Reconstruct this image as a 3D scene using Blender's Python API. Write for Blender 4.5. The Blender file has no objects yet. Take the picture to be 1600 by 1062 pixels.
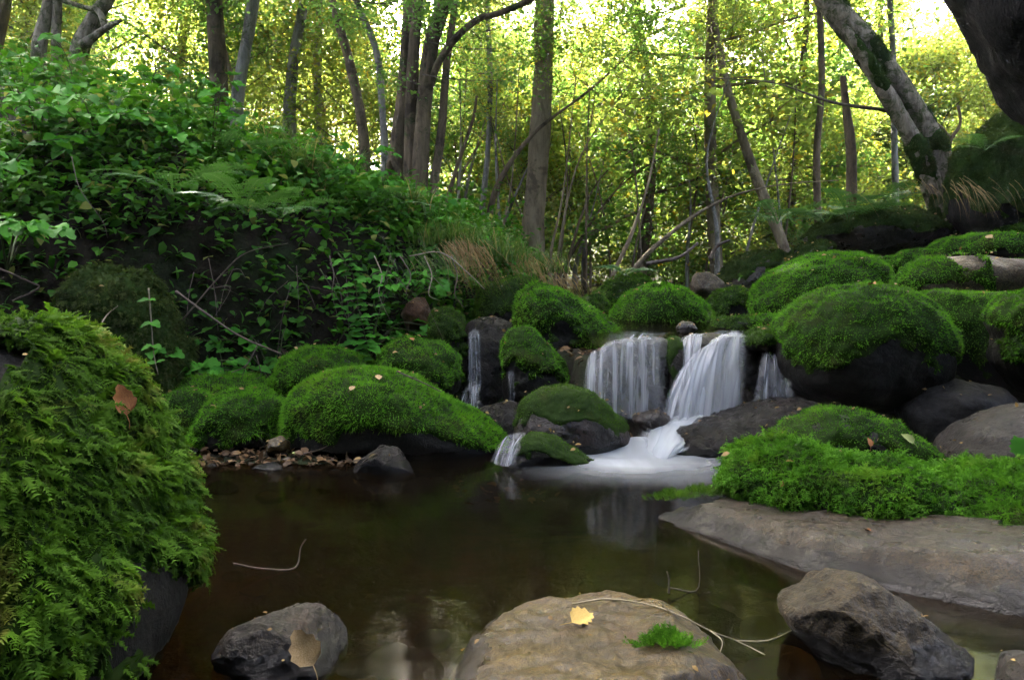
import bpy, bmesh, math, random
import numpy as np
from mathutils import Vector, Matrix

random.seed(7)
RS = np.random.RandomState(11)
scene = bpy.context.scene
COL = scene.collection

# ------------------------------------------------------------------ camera
CAM_H, PITCH, FPX = 0.60, math.atan(41 / 1200.0), 1200.0
cam_d = bpy.data.cameras.new('camera')
cam_d.lens = 27.0
cam_d.sensor_width = 36.0
cam_d.clip_start = 0.02
cam_d.clip_end = 400
cam = bpy.data.objects.new('camera', cam_d)
cam.location = (0, 0, CAM_H)
cam.rotation_euler = (math.pi / 2 - PITCH, 0, 0)
COL.objects.link(cam)
scene.camera = cam

# ------------------------------------------------------------------ sky, sun, exposure
SUN_EL, SUN_AZ = math.radians(47), math.radians(-16)      # azimuth from +Y, negative = to the left
world = bpy.data.worlds.new('World')
scene.world = world
world.use_nodes = True
wn = world.node_tree
bg = wn.nodes['Background']
sky = wn.nodes.new('ShaderNodeTexSky')
sky.sky_type = 'NISHITA'
sky.sun_disc = False
sky.sun_elevation = SUN_EL
sky.sun_rotation = SUN_AZ
sky.air_density = 0.6
sky.dust_density = 9.0
sky.ozone_density = 0.3
wn.links.new(sky.outputs['Color'], bg.inputs['Color'])
bg.inputs['Strength'].default_value = 0.15
sun_d = bpy.data.lights.new('sun', 'SUN')
sun_d.energy = 3.7
sun_d.angle = math.radians(0.6)
sun_d.color = (1.0, 0.93, 0.78)
sun = bpy.data.objects.new('sun', sun_d)
sdir = Vector((math.sin(SUN_AZ) * math.cos(SUN_EL), math.cos(SUN_AZ) * math.cos(SUN_EL), math.sin(SUN_EL)))
sun.rotation_euler = sdir.to_track_quat('Z', 'Y').to_euler()
sun.location = sdir * 60
COL.objects.link(sun)
vs = scene.view_settings
vs.view_transform = 'Standard'
vs.look = 'None'
vs.gamma = 1.0
vs.use_curve_mapping = False
vs.exposure = 4.35
scene.render.engine = 'CYCLES'
cy = scene.cycles
cy.max_bounces = 6
cy.diffuse_bounces = 3
cy.glossy_bounces = 3
cy.transmission_bounces = 5
cy.transparent_max_bounces = 12
cy.caustics_reflective = False
cy.caustics_refractive = False
cy.use_adaptive_sampling = True
cy.adaptive_threshold = 0.02
cy.sample_clamp_indirect = 6.0
cy.use_denoising = True
try:
    cy.denoiser = 'OPENIMAGEDENOISE'
except Exception:
    pass

# ------------------------------------------------------------------ helpers
CP, SP = math.cos(PITCH), math.sin(PITCH)


def at(px, py, Y):
    """point at forward distance Y seen at photograph pixel px, py"""
    a, b = (px - 800) / FPX, (531 - py) / FPX
    vx, vy, vz = a, CP + b * SP, -SP + b * CP
    t = Y / vy
    return np.array((t * vx, Y, CAM_H + t * vz))


def vnoise(p, seed=0):
    p = np.asarray(p, float)
    i = np.floor(p).astype(np.int64)
    f = p - i
    u = f * f * f * (f * (f * 6 - 15) + 10)

    def h(a, b, c):
        n = (a * 73856093) ^ (b * 19349663) ^ (c * 83492791) ^ (seed * 2654435761 & 0x7fffffff)
        n = ((n ^ (n >> 13)) * 1274126177) & 0xffffffff
        n = ((n ^ (n >> 15)) * 2246822519) & 0xffffffff
        n ^= n >> 16
        return (n & 0xffff) / 32767.5 - 1.0
    x, y, z = i[:, 0], i[:, 1], i[:, 2]
    ux, uy, uz = u[:, 0], u[:, 1], u[:, 2]
    c00 = h(x, y, z) * (1 - ux) + h(x + 1, y, z) * ux
    c10 = h(x, y + 1, z) * (1 - ux) + h(x + 1, y + 1, z) * ux
    c01 = h(x, y, z + 1) * (1 - ux) + h(x + 1, y, z + 1) * ux
    c11 = h(x, y + 1, z + 1) * (1 - ux) + h(x + 1, y + 1, z + 1) * ux
    return (c00 * (1 - uy) + c10 * uy) * (1 - uz) + (c01 * (1 - uy) + c11 * uy) * uz


def fbm(p, oct=4, seed=0, gain=0.5):
    p = np.asarray(p, float)
    s, a = 0, 1.0
    for k in range(oct):
        s = s + a * vnoise(p * (2.03 ** k) + 17.3 * k, seed + k)
        a *= gain
    return s


def sstep(a, b, x):
    t = np.clip((x - a) / (b - a), 0, 1)
    return t * t * (3 - 2 * t)


def mesh(name, V, faces, mats, smooth=True, rnd=None, uv=None, midx=None, extra=None):
    """faces: list of (n,k) int arrays"""
    faces = [np.asarray(f, np.int32) for f in (faces if isinstance(faces, list) else [faces]) if len(f)]
    me = bpy.data.meshes.new(name)
    V = np.asarray(V, np.float32)
    loops = np.concatenate([f.ravel() for f in faces])
    tot = np.concatenate([np.full(len(f), f.shape[1], np.int32) for f in faces])
    start = np.concatenate(([0], np.cumsum(tot)[:-1])).astype(np.int32)
    me.vertices.add(len(V))
    me.vertices.foreach_set('co', V.ravel())
    me.loops.add(len(loops))
    me.loops.foreach_set('vertex_index', loops)
    me.polygons.add(len(tot))
    me.polygons.foreach_set('loop_start', start)
    if smooth:
        me.polygons.foreach_set('use_smooth', np.ones(len(tot), bool))
    for m in (mats if isinstance(mats, (list, tuple)) else [mats]):
        me.materials.append(m)
    if midx is not None:
        me.polygons.foreach_set('material_index', np.asarray(midx, np.int32))
    if rnd is not None:
        at_ = me.attributes.new('rnd', 'FLOAT', 'POINT')
        at_.data.foreach_set('value', np.asarray(rnd, np.float32))
    if extra is not None:
        for k, v in extra.items():
            at_ = me.attributes.new(k, 'FLOAT', 'POINT')
            at_.data.foreach_set('value', np.asarray(v, np.float32))
    if uv is not None:
        l = me.uv_layers.new(name='UVMap')
        l.data.foreach_set('uv', np.asarray(uv, np.float32)[loops].ravel())
    me.update(calc_edges=True)
    return me


def link(name, data, parent=None, loc=(0, 0, 0), label=None, cat=None, group=None, kind=None, rot=None, scale=None):
    o = bpy.data.objects.new(name, data)
    o.location = loc
    if rot is not None:
        o.rotation_euler = rot
    if scale is not None:
        o.scale = scale
    COL.objects.link(o)
    if parent is not None:
        o.parent = parent
    if label:
        o['label'] = label
    if cat:
        o['category'] = cat
    if group:
        o['group'] = group
    if kind:
        o['kind'] = kind
    return o


def vnormals(V, F):
    n = np.zeros_like(V)
    fn = np.cross(V[F[:, 1]] - V[F[:, 0]], V[F[:, 2]] - V[F[:, 0]])
    for k in range(3):
        np.add.at(n, F[:, k], fn)
    return n / (np.linalg.norm(n, axis=1, keepdims=True) + 1e-12)


_ICO = {}


def ico(sub):
    if sub not in _ICO:
        bm = bmesh.new()
        bmesh.ops.create_icosphere(bm, subdivisions=sub, radius=1.0)
        V = np.array([v.co[:] for v in bm.verts])
        F = np.array([[v.index for v in f.verts] for f in bm.faces])
        bm.free()
        _ICO[sub] = (V, F)
    return _ICO[sub]


def frames(d, up=None, rs=RS, spin=None):
    """orthonormal frames (N,3,3) columns: x=d, y=side, z=normal"""
    d = d / (np.linalg.norm(d, axis=1, keepdims=True) + 1e-12)
    if up is None:
        up = np.tile((0, 0, 1.0), (len(d), 1))
    y = np.cross(up, d)
    bad = np.linalg.norm(y, axis=1) < 1e-3
    y[bad] = (0, 1, 0)
    y /= np.linalg.norm(y, axis=1, keepdims=True)
    z = np.cross(d, y)
    if spin is not None:
        c, s = np.cos(spin)[:, None], np.sin(spin)[:, None]
        y, z = y * c + z * s, z * c - y * s
    return np.stack((d, y, z), axis=2)


def instances(tv, tf, R, s, t, rnd=None):
    """merge template copies: returns V, F, rnd per vertex"""
    N, k = len(t), len(tv)
    s = np.asarray(s)
    if s.ndim == 1:
        s = s[:, None]
    loc = tv[None] * s[:, None, :]
    V = np.einsum('nij,nkj->nki', R, loc) + t[:, None, :]
    F = tf[None] + (np.arange(N) * k)[:, None, None]
    if rnd is None:
        rnd = RS.rand(N)
    return V.reshape(-1, 3), F.reshape(-1, tf.shape[1]), np.repeat(rnd, k)


def unit(v):
    return v / (np.linalg.norm(v, axis=-1, keepdims=True) + 1e-12)


def sample_tris(V, F, w, n, rs=RS):
    """area * weight sampling; returns points, normals, bary face index"""
    a = V[F[:, 0]]; b = V[F[:, 1]]; c = V[F[:, 2]]
    cr = np.cross(b - a, c - a)
    ar = np.linalg.norm(cr, axis=1) * 0.5
    p = ar * w
    p = p / p.sum()
    f = rs.choice(len(F), n, p=p)
    u, v = rs.rand(n, 1), rs.rand(n, 1)
    m = (u + v) > 1
    u = np.where(m, 1 - u, u); v = np.where(m, 1 - v, v)
    P = a[f] + (b[f] - a[f]) * u + (c[f] - a[f]) * v
    return P, unit(cr[f]), f


def spline(pts, n):
    """Catmull-Rom resample"""
    P = np.asarray(pts, float)
    if len(P) == 2:
        t = np.linspace(0, 1, n)[:, None]
        return P[0] * (1 - t) + P[1] * t
    Q = np.vstack((2 * P[0] - P[1], P, 2 * P[-1] - P[-2]))
    out = []
    for t in np.linspace(0, len(P) - 1 - 1e-6, n):
        i = int(t); f = t - i
        a, b, c, d = Q[i], Q[i + 1], Q[i + 2], Q[i + 3]
        out.append(0.5 * (2 * b + (c - a) * f + (2 * a - 5 * b + 4 * c - d) * f * f + (3 * b - a - 3 * c + d) * f ** 3))
    return np.array(out)


def tube(path, radii, sides=8, rough=0.0, seed=0, freq=8.0):
    P = np.asarray(path, float)
    n = len(P)
    r = np.interp(np.linspace(0, 1, n), np.linspace(0, 1, len(radii)), radii)
    T = np.gradient(P, axis=0)
    T = unit(T)
    ref = np.array((0.0, 1.0, 0.0)) if abs(T[0, 1]) < 0.9 else np.array((1.0, 0, 0))
    A = np.zeros_like(P)
    a = ref - T[0] * (ref @ T[0])
    for i in range(n):
        a = a - T[i] * (a @ T[i])
        a = a / (np.linalg.norm(a) + 1e-12)
        A[i] = a
    B = np.cross(T, A)
    th = np.linspace(0, 2 * np.pi, sides, endpoint=False)
    ring = np.cos(th)[None, :, None] * A[:, None] + np.sin(th)[None, :, None] * B[:, None]
    rr = np.repeat(r[:, None], sides, 1)
    if rough:
        q = (P[:, None] + ring * rr[..., None])
        q = q.reshape(-1, 3) * np.array((freq, freq, freq * 0.45))
        rr = rr * (1 + rough * fbm(q, 3, seed).reshape(n, sides))
    V = (P[:, None] + ring * rr[..., None]).reshape(-1, 3)
    i = np.arange(n - 1)[:, None] * sides
    j = np.arange(sides)[None]
    k = (j + 1) % sides
    Q = np.stack((i + j, i + k, i + sides + k, i + sides + j), -1).reshape(-1, 4)
    V = np.vstack((V, P[0], P[-1]))
    nv = n * sides
    c0 = np.stack((np.full(sides, nv), (np.arange(sides) + 1) % sides, np.arange(sides)), -1)
    c1 = np.stack((np.full(sides, nv + 1), (n - 1) * sides + np.arange(sides), (n - 1) * sides + (np.arange(sides) + 1) % sides), -1)
    return V, Q, np.vstack((c0, c1))


class MB:
    """mesh collector"""
    def __init__(self):
        self.V, self.F, self.n, self.R = [], {}, 0, []

    def add(self, V, *faces, rnd=None):
        for f in faces:
            f = np.asarray(f)
            if len(f):
                self.F.setdefault(f.shape[1], []).append(f + self.n)
        self.V.append(np.asarray(V, float))
        self.R.append(np.full(len(V), 0.5) if rnd is None else np.asarray(rnd))
        self.n += len(V)

    def build(self, name, mats, smooth=True, origin=(0, 0, 0)):
        V = np.vstack(self.V) - np.asarray(origin)
        return mesh(name, V, [np.vstack(v) for v in self.F.values()], mats, smooth, rnd=np.concatenate(self.R))


# ------------------------------------------------------------------ materials
class NT:
    def __init__(self, name):
        m = bpy.data.materials.new(name)
        m.use_nodes = True
        self.m, self.t = m, m.node_tree
        self.t.nodes.clear()
        self.out = self.t.nodes.new('ShaderNodeOutputMaterial')

    def n(self, typ, **kw):
        nd = self.t.nodes.new(typ)
        for k, v in kw.items():
            if k.startswith('i_'):
                nd.inputs[k[2:].replace('_', ' ')].default_value = v
            else:
                setattr(nd, k, v)
        return nd

    def l(self, a, b):
        self.t.links.new(a, b)

    def noise(self, co, scale, detail=4, rough=0.55, dist=0.0):
        nd = self.n('ShaderNodeTexNoise')
        nd.inputs['Scale'].default_value = scale
        nd.inputs['Detail'].default_value = detail
        nd.inputs['Roughness'].default_value = rough
        nd.inputs['Distortion'].default_value = dist
        if co is not None:
            self.l(co, nd.inputs['Vector'])
        return nd.outputs['Fac']

    def ramp(self, fac, stops):
        nd = self.n('ShaderNodeValToRGB')
        el = nd.color_ramp.elements
        while len(el) < len(stops):
            el.new(0.5)
        for e, (p, c) in zip(el, stops):
            e.position = p
            e.color = (c[0], c[1], c[2], 1) if not np.isscalar(c) else (c, c, c, 1)
        self.l(fac, nd.inputs['Fac'])
        return nd.outputs['Color']

    def mix(self, fac, a, b):
        nd = self.n('ShaderNodeMix', data_type='RGBA')
        for s, v in ((0, fac), (6, a), (7, b)):
            if hasattr(v, 'is_output'):
                self.l(v, nd.inputs[s])
            elif s == 0:
                nd.inputs[0].default_value = v
            else:
                nd.inputs[s].default_value = (v[0], v[1], v[2], 1)
        return nd.outputs[2]

    def bump(self, h, strength=0.5, dist=0.02):
        nd = self.n('ShaderNodeBump')
        nd.inputs['Strength'].default_value = strength
        nd.inputs['Distance'].default_value = dist
        self.l(h, nd.inputs['Height'])
        return nd.outputs['Normal']

    def coord(self, which='Object'):
        return self.n('ShaderNodeTexCoord').outputs[which]


def M_rock(name, c1, c2, c3=None, scale=6, rough=0.6, spec=0.4, bump=0.6, spots=None):
    g = NT(name)
    co = g.coord()
    base = g.ramp(g.noise(co, scale, 6, 0.65), [(0.3, c1), (0.68, c2)])
    if c3:
        base = g.mix(g.ramp(g.noise(co, scale * 0.45, 4, 0.6, 0.5), [(0.48, 0), (0.62, 1)]), base, c3)
    fine = g.noise(co, scale * 11, 6, 0.7)
    base = g.mix(g.ramp(fine, [(0.36, 0.85), (0.56, 0)]), base, tuple(x * 0.25 for x in c1))  # low spots darkened in colour, painting relief shade the soft light hides
    grain = g.noise(co, scale * 34, 4, 0.75)
    base = g.mix(g.ramp(grain, [(0.43, 0.9), (0.51, 0)]), base, tuple(x * 0.3 for x in c1))
    base = g.mix(g.ramp(g.noise(co, scale * 19, 5, 0.7), [(0.58, 0), (0.66, 0.6)]), base, tuple(min(1, x * 1.7) for x in c2))
    if spots:
        base = g.mix(g.ramp(g.noise(co, scale * 4, 3, 0.5), [(0.62, 0), (0.68, 1)]), base, spots)
    # stone stays soaked a few centimetres above the pool: darker and glossier there
    sx = g.n('ShaderNodeSeparateXYZ')
    g.l(g.n('ShaderNodeNewGeometry').outputs['Position'], sx.inputs[0])
    wv = g.n('ShaderNodeMath', operation='MULTIPLY_ADD')
    g.l(g.noise(co, scale * 1.4, 4, 0.6), wv.inputs[0]); wv.inputs[1].default_value = -0.07
    g.l(sx.outputs['Z'], wv.inputs[2])
    wet = g.ramp(wv.outputs[0], [(0.0, 1.0), (0.012, 0.0)])
    base = g.mix(wet, base, tuple(x * 0.45 for x in c1))
    h1 = g.noise(co, scale * 2.2, 8, 0.68, 0.3)
    b = g.n('ShaderNodeBsdfPrincipled')
    g.l(base, b.inputs['Base Color'])
    r = g.ramp(g.noise(co, scale * 1.5, 3), [(0.35, max(0.05, rough - 0.16)), (0.65, min(1, rough + 0.15))])
    g.l(g.mix(wet, r, (0.16, 0.16, 0.16)), b.inputs['Roughness'])
    b.inputs['Specular IOR Level'].default_value = spec
    nd = g.bump(fine, bump * 0.5, 0.006)
    nb = g.n('ShaderNodeBump')
    nb.inputs['Strength'].default_value = bump
    nb.inputs['Distance'].default_value = 0.03
    g.l(h1, nb.inputs['Height']); g.l(nd, nb.inputs['Normal'])
    g.l(nb.outputs['Normal'], b.inputs['Normal'])
    g.l(b.outputs[0], g.out.inputs['Surface'])
    return g.m


def M_leaf(name, lo, hi, trans, tf=0.45, per_object=False, rough=0.5, odd=None, odd_at=0.93, spec=0.3):
    """two-sided leaf: diffuse + gloss + light let through; colour varies leaf by leaf"""
    g = NT(name)
    if per_object:
        r = g.n('ShaderNodeObjectInfo').outputs['Random']
    else:
        r = g.n('ShaderNodeAttribute', attribute_name='rnd').outputs['Fac']
    stops = [(0.0, lo), (odd_at - 0.02 if odd else 1.0, hi)]
    if odd:
        stops.append((odd_at, odd))
    base = g.ramp(r, stops)
    tr = g.ramp(r, [(0.0, tuple(x * 0.75 for x in trans)), (odd_at - 0.02 if odd else 1.0, trans)] + ([(odd_at, tuple(x * 2.2 for x in odd))] if odd else []))
    b = g.n('ShaderNodeBsdfPrincipled')
    g.l(base, b.inputs['Base Color'])
    b.inputs['Roughness'].default_value = rough
    b.inputs['Specular IOR Level'].default_value = spec
    t = g.n('ShaderNodeBsdfTranslucent')
    g.l(tr, t.inputs['Color'])
    mx = g.n('ShaderNodeMixShader')
    mx.inputs[0].default_value = tf
    g.l(b.outputs[0], mx.inputs[1]); g.l(t.outputs[0], mx.inputs[2])
    g.l(mx.outputs[0], g.out.inputs['Surface'])
    return g.m


def M_moss(name, lo, hi, dry, scale=5, bump=True):
    g = NT(name)
    co = g.coord()
    r = g.n('ShaderNodeAttribute', attribute_name='rnd').outputs['Fac']
    n = g.noise(co, scale, 5, 0.6)
    ad = g.n('ShaderNodeMath', operation='MULTIPLY_ADD')
    g.l(r, ad.inputs[0]); ad.inputs[1].default_value = 0.5; 
    sc = g.n('ShaderNodeMath', operation='MULTIPLY_ADD')
    g.l(n, sc.inputs[0]); sc.inputs[1].default_value = 1.1; sc.inputs[2].default_value = -0.32
    g.l(sc.outputs[0], ad.inputs[2])
    base = g.ramp(ad.outputs[0], [(0.08, lo), (0.75, hi)])
    base = g.mix(g.ramp(g.noise(co, scale * 0.8 + 1.7, 4, 0.6, 0.6), [(0.56, 0), (0.72, 0.75)]), base, dry)
    b = g.n('ShaderNodeBsdfPrincipled')
    g.l(base, b.inputs['Base Color'])
    b.inputs['Roughness'].default_value = 0.75
    b.inputs['Specular IOR Level'].default_value = 0.12
    t = g.n('ShaderNodeBsdfTranslucent')
    g.l(base, t.inputs['Color'])
    mx = g.n('ShaderNodeMixShader')
    mx.inputs[0].default_value = 0.35
    g.l(b.outputs[0], mx.inputs[1]); g.l(t.outputs[0], mx.inputs[2])
    g.l(mx.outputs[0], g.out.inputs['Surface'])
    return g.m


def M_bark(name, c1, c2, moss=None, moss_at=0.55, scale=9):
    g = NT(name)
    co = g.coord()
    mp = g.n('ShaderNodeMapping')
    mp.inputs['Scale'].default_value = (1, 1, 0.28)
    g.l(co, mp.inputs['Vector'])
    n1 = g.noise(mp.outputs[0], scale, 8, 0.7, 0.4)
    base = g.ramp(n1, [(0.34, c1), (0.62, c2)])
    patch = g.noise(co, scale * 0.5, 4, 0.6)
    base = g.mix(g.ramp(patch, [(0.55, 0), (0.62, 0.6)]), base, tuple(0.35 * x for x in c1))
    if moss:
        base = g.mix(g.ramp(g.noise(co, scale * 0.55, 8, 0.78, 0.5), [(moss_at - 0.04, 0), (moss_at + 0.05, 0.95)]), base, moss)
    b = g.n('ShaderNodeBsdfPrincipled')
    g.l(base, b.inputs['Base Color'])
    b.inputs['Roughness'].default_value = 0.85
    b.inputs['Specular IOR Level'].default_value = 0.2
    g.l(g.bump(n1, 1.0, 0.06), b.inputs['Normal'])
    g.l(b.outputs[0], g.out.inputs['Surface'])
    return g.m


def M_plain(name, c1, c2, scale=20, rough=0.7, bump=0.3, spec=0.3):
    g = NT(name)
    co = g.coord()
    n1 = g.noise(co, scale, 5, 0.6)
    base = g.ramp(n1, [(0.3, c1), (0.7, c2)])
    b = g.n('ShaderNodeBsdfPrincipled')
    g.l(base, b.inputs['Base Color'])
    b.inputs['Roughness'].default_value = rough
    b.inputs['Specular IOR Level'].default_value = spec
    g.l(g.bump(n1, bump, 0.01), b.inputs['Normal'])
    g.l(b.outputs[0], g.out.inputs['Surface'])
    return g.m


MAT = {}
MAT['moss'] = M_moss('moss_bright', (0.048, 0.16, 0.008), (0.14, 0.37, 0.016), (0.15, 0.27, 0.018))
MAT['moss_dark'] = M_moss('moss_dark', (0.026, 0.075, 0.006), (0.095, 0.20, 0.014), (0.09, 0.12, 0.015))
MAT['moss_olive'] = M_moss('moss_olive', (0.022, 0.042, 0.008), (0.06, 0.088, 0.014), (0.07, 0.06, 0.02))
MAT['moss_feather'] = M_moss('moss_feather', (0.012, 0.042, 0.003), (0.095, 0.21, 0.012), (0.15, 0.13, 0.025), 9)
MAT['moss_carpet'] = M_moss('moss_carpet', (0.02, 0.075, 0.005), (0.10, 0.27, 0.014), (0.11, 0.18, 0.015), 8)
MAT['moss_base'] = M_moss('moss_base', (0.012, 0.03, 0.003), (0.035, 0.075, 0.006), (0.035, 0.04, 0.008))  # old moss beneath; its dark tone also paints shade between the fronds
MAT['rock_dark'] = M_rock('rock_dark', (0.003, 0.0026, 0.0018), (0.011, 0.009, 0.006), (0.008, 0.0065, 0.0035), 7, 0.6, 0.22)
MAT['rock_wet'] = M_rock('rock_wet', (0.005, 0.0038, 0.0024), (0.018, 0.0135, 0.0085), (0.018, 0.009, 0.005), 9, 0.33, 0.28, 1.2)
MAT['rock_brown'] = M_rock('rock_brown', (0.007, 0.004, 0.002), (0.030, 0.017, 0.009), (0.034, 0.012, 0.006), 8, 0.35, 0.5, 0.7)
MAT['rock_olive'] = M_rock('rock_olive', (0.020, 0.012, 0.002), (0.125, 0.083, 0.017), (0.06, 0.026, 0.005), 7, 0.42, 0.4, 0.5)
MAT['rock_slab'] = M_rock('rock_slab', (0.012, 0.007, 0.002), (0.068, 0.043, 0.013), (0.03, 0.023, 0.004), 8, 0.36, 0.5, 0.9)
MAT['rock_grey'] = M_rock('rock_grey', (0.009, 0.0065, 0.0035), (0.046, 0.034, 0.020), (0.045, 0.020, 0.006), 10, 0.42, 0.45, 0.9)
MAT['rock_pale'] = M_rock('rock_pale', (0.05, 0.036, 0.019), (0.13, 0.098, 0.058), (0.07, 0.044, 0.02), 7, 0.7, 0.3, 0.7, (0.06, 0.06, 0.04))
MAT['rock_umber'] = M_rock('rock_umber', (0.009, 0.006, 0.002), (0.09, 0.062, 0.022), (0.036, 0.026, 0.007), 9, 0.5, 0.35, 1.0)
MAT['rock_ochre'] = M_rock('rock_ochre', (0.06, 0.025, 0.008), (0.14, 0.06, 0.02), None, 9, 0.6, 0.3, 0.6)
MAT['leaf_bank'] = M_leaf('leaf_bank', (0.022, 0.11, 0.011), (0.066, 0.25, 0.02), (0.08, 0.28, 0.012), 0.3, True, 0.6, spec=0.1)
MAT['leaf_cover'] = M_leaf('leaf_cover', (0.015, 0.075, 0.006), (0.065, 0.20, 0.014), (0.09, 0.27, 0.012), 0.3, False, 0.6, (0.14, 0.16, 0.03), 0.95, 0.12)
MAT['leaf_sunny'] = M_leaf('leaf_sunny', (0.04, 0.095, 0.012), (0.085, 0.14, 0.016), (0.36, 0.46, 0.075), 0.62, False, 0.5, (0.2, 0.16, 0.015), 0.9)
MAT['leaf_green'] = M_leaf('leaf_green', (0.03, 0.08, 0.012), (0.07, 0.12, 0.014), (0.20, 0.38, 0.06), 0.6, False, 0.5)
MAT['leaf_high'] = M_leaf('leaf_high', (0.03, 0.075, 0.015), (0.06, 0.11, 0.018), (0.16, 0.26, 0.03), 0.5, False, 0.5)
MAT['leaf_low_bounce'] = M_leaf('leaf_low_bounce', (0.008, 0.022, 0.006), (0.018, 0.04, 0.01), (0.02, 0.05, 0.008), 0.15, False, 0.6, spec=0.1)  # dark leaf for the added unseen trees, so they bounce little light
MAT['fern'] = M_leaf('fern_leaf', (0.035, 0.10, 0.03), (0.07, 0.16, 0.05), (0.08, 0.2, 0.03), 0.3, True, 0.5)
MAT['grass'] = M_leaf('grass_blade', (0.04, 0.10, 0.015), (0.10, 0.17, 0.03), (0.12, 0.22, 0.02), 0.35, False, 0.5, (0.22, 0.18, 0.06), 0.93)
MAT['straw'] = M_leaf('straw_blade', (0.17, 0.10, 0.03), (0.42, 0.28, 0.09), (0.32, 0.2, 0.06), 0.3)
MAT['bark_dark'] = M_bark('bark_dark', (0.04, 0.028, 0.016), (0.16, 0.115, 0.068), (0.03, 0.045, 0.01), 0.58)
MAT['bark_grey'] = M_bark('bark_grey', (0.09, 0.08, 0.065), (0.27, 0.25, 0.21), (0.04, 0.055, 0.012), 0.57)
MAT['bark_mossy'] = M_bark('bark_mossy', (0.08, 0.062, 0.04), (0.30, 0.25, 0.18), (0.035, 0.05, 0.008), 0.52, 14)
MAT['bark_black'] = M_bark('bark_black', (0.004, 0.0035, 0.003), (0.018, 0.015, 0.012), (0.007, 0.009, 0.003), 0.62, 10)
MAT['bark_pale'] = M_bark('bark_pale', (0.10, 0.072, 0.042), (0.24, 0.185, 0.11), (0.05, 0.055, 0.015), 0.62)
MAT['twig'] = M_plain('twig_bark', (0.05, 0.035, 0.025), (0.13, 0.10, 0.075), 40, 0.8)
MAT['twig_pale'] = M_plain('twig_pale', (0.16, 0.13, 0.08), (0.3, 0.26, 0.18), 40, 0.8)
MAT['stem'] = M_plain('green_stem', (0.03, 0.05, 0.015), (0.08, 0.09, 0.03), 30, 0.7)
MAT['deadleaf'] = M_plain('dead_leaf_yellow', (0.36, 0.22, 0.04), (0.55, 0.40, 0.12), 30, 0.6)
MAT['deadleaf_tan'] = M_plain('dead_leaf_tan', (0.28, 0.17, 0.06), (0.5, 0.36, 0.18), 30, 0.6)
MAT['deadleaf_red'] = M_plain('dead_leaf_rust', (0.18, 0.06, 0.02), (0.36, 0.15, 0.04), 30, 0.6)
MAT['deadleaf_green'] = M_plain('fallen_leaf_green', (0.2, 0.26, 0.07), (0.36, 0.4, 0.14), 30, 0.6)
MAT['litter'] = M_leaf('litter_leaf', (0.045, 0.026, 0.012), (0.16, 0.09, 0.035), (0.1, 0.06, 0.02), 0.15)


def M_ground():
    g = NT('forest_soil')
    co = g.coord()
    n1 = g.noise(co, 2.2, 8, 0.65)
    soil = g.ramp(g.noise(co, 24, 6, 0.7), [(0.3, (0.005, 0.0035, 0.002)), (0.7, (0.024, 0.016, 0.009))])
    green = g.ramp(g.noise(co, 34, 5, 0.7), [(0.3, (0.005, 0.012, 0.002)), (0.7, (0.018, 0.036, 0.006))])
    base = g.mix(g.ramp(n1, [(0.45, 0), (0.6, 0.85)]), soil, green)
    b = g.n('ShaderNodeBsdfPrincipled')
    g.l(base, b.inputs['Base Color'])
    b.inputs['Roughness'].default_value = 0.9
    b.inputs['Specular IOR Level'].default_value = 0.2
    g.l(g.bump(g.noise(co, 30, 6, 0.7), 0.8, 0.03), b.inputs['Normal'])
    g.l(b.outputs[0], g.out.inputs['Surface'])
    return g.m


def M_water(name='stream_water', tint=(0.37, 0.25, 0.11), rough=0.11, bump=0.05):
    g = NT(name)
    co = g.coord()
    mp = g.n('ShaderNodeMapping')
    mp.inputs['Scale'].default_value = (1.6, 2.6, 1)
    g.l(co, mp.inputs['Vector'])
    n1 = g.noise(mp.outputs[0], 1.6, 3, 0.5, 0.6)
    nm = g.bump(n1, bump, 0.05)
    fr = g.n('ShaderNodeFresnel')
    fr.inputs['IOR'].default_value = 1.33
    g.l(nm, fr.inputs['Normal'])
    tr = g.n('ShaderNodeBsdfTransparent')
    g.l(g.mix(g.ramp(g.noise(mp.outputs[0], 0.9, 4, 0.6, 0.8), [(0.4, 0), (0.7, 1)]), tint, tuple(min(1, x * 1.25) for x in tint)), tr.inputs['Color'])
    gl = g.n('ShaderNodeBsdfGlossy')
    gl.inputs['Roughness'].default_value = rough
    gl.inputs['Color'].default_value = (0.62, 0.61, 0.58, 1)
    g.l(nm, gl.inputs['Normal'])
    mx = g.n('ShaderNodeMixShader')
    g.l(fr.outputs[0], mx.inputs[0]); g.l(tr.outputs[0], mx.inputs[1]); g.l(gl.outputs[0], mx.inputs[2])
    # suspended silt and aerated water: a faint brown body colour
    df = g.n('ShaderNodeBsdfDiffuse')
    df.inputs['Color'].default_value = (0.06, 0.038, 0.015, 1)
    mx2 = g.n('ShaderNodeMixShader')
    mx2.inputs[0].default_value = 0.03
    g.l(mx.outputs[0], mx2.inputs[1]); g.l(df.outputs[0], mx2.inputs[2])
    g.l(mx2.outputs[0], g.out.inputs['Surface'])
    return g.m


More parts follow.
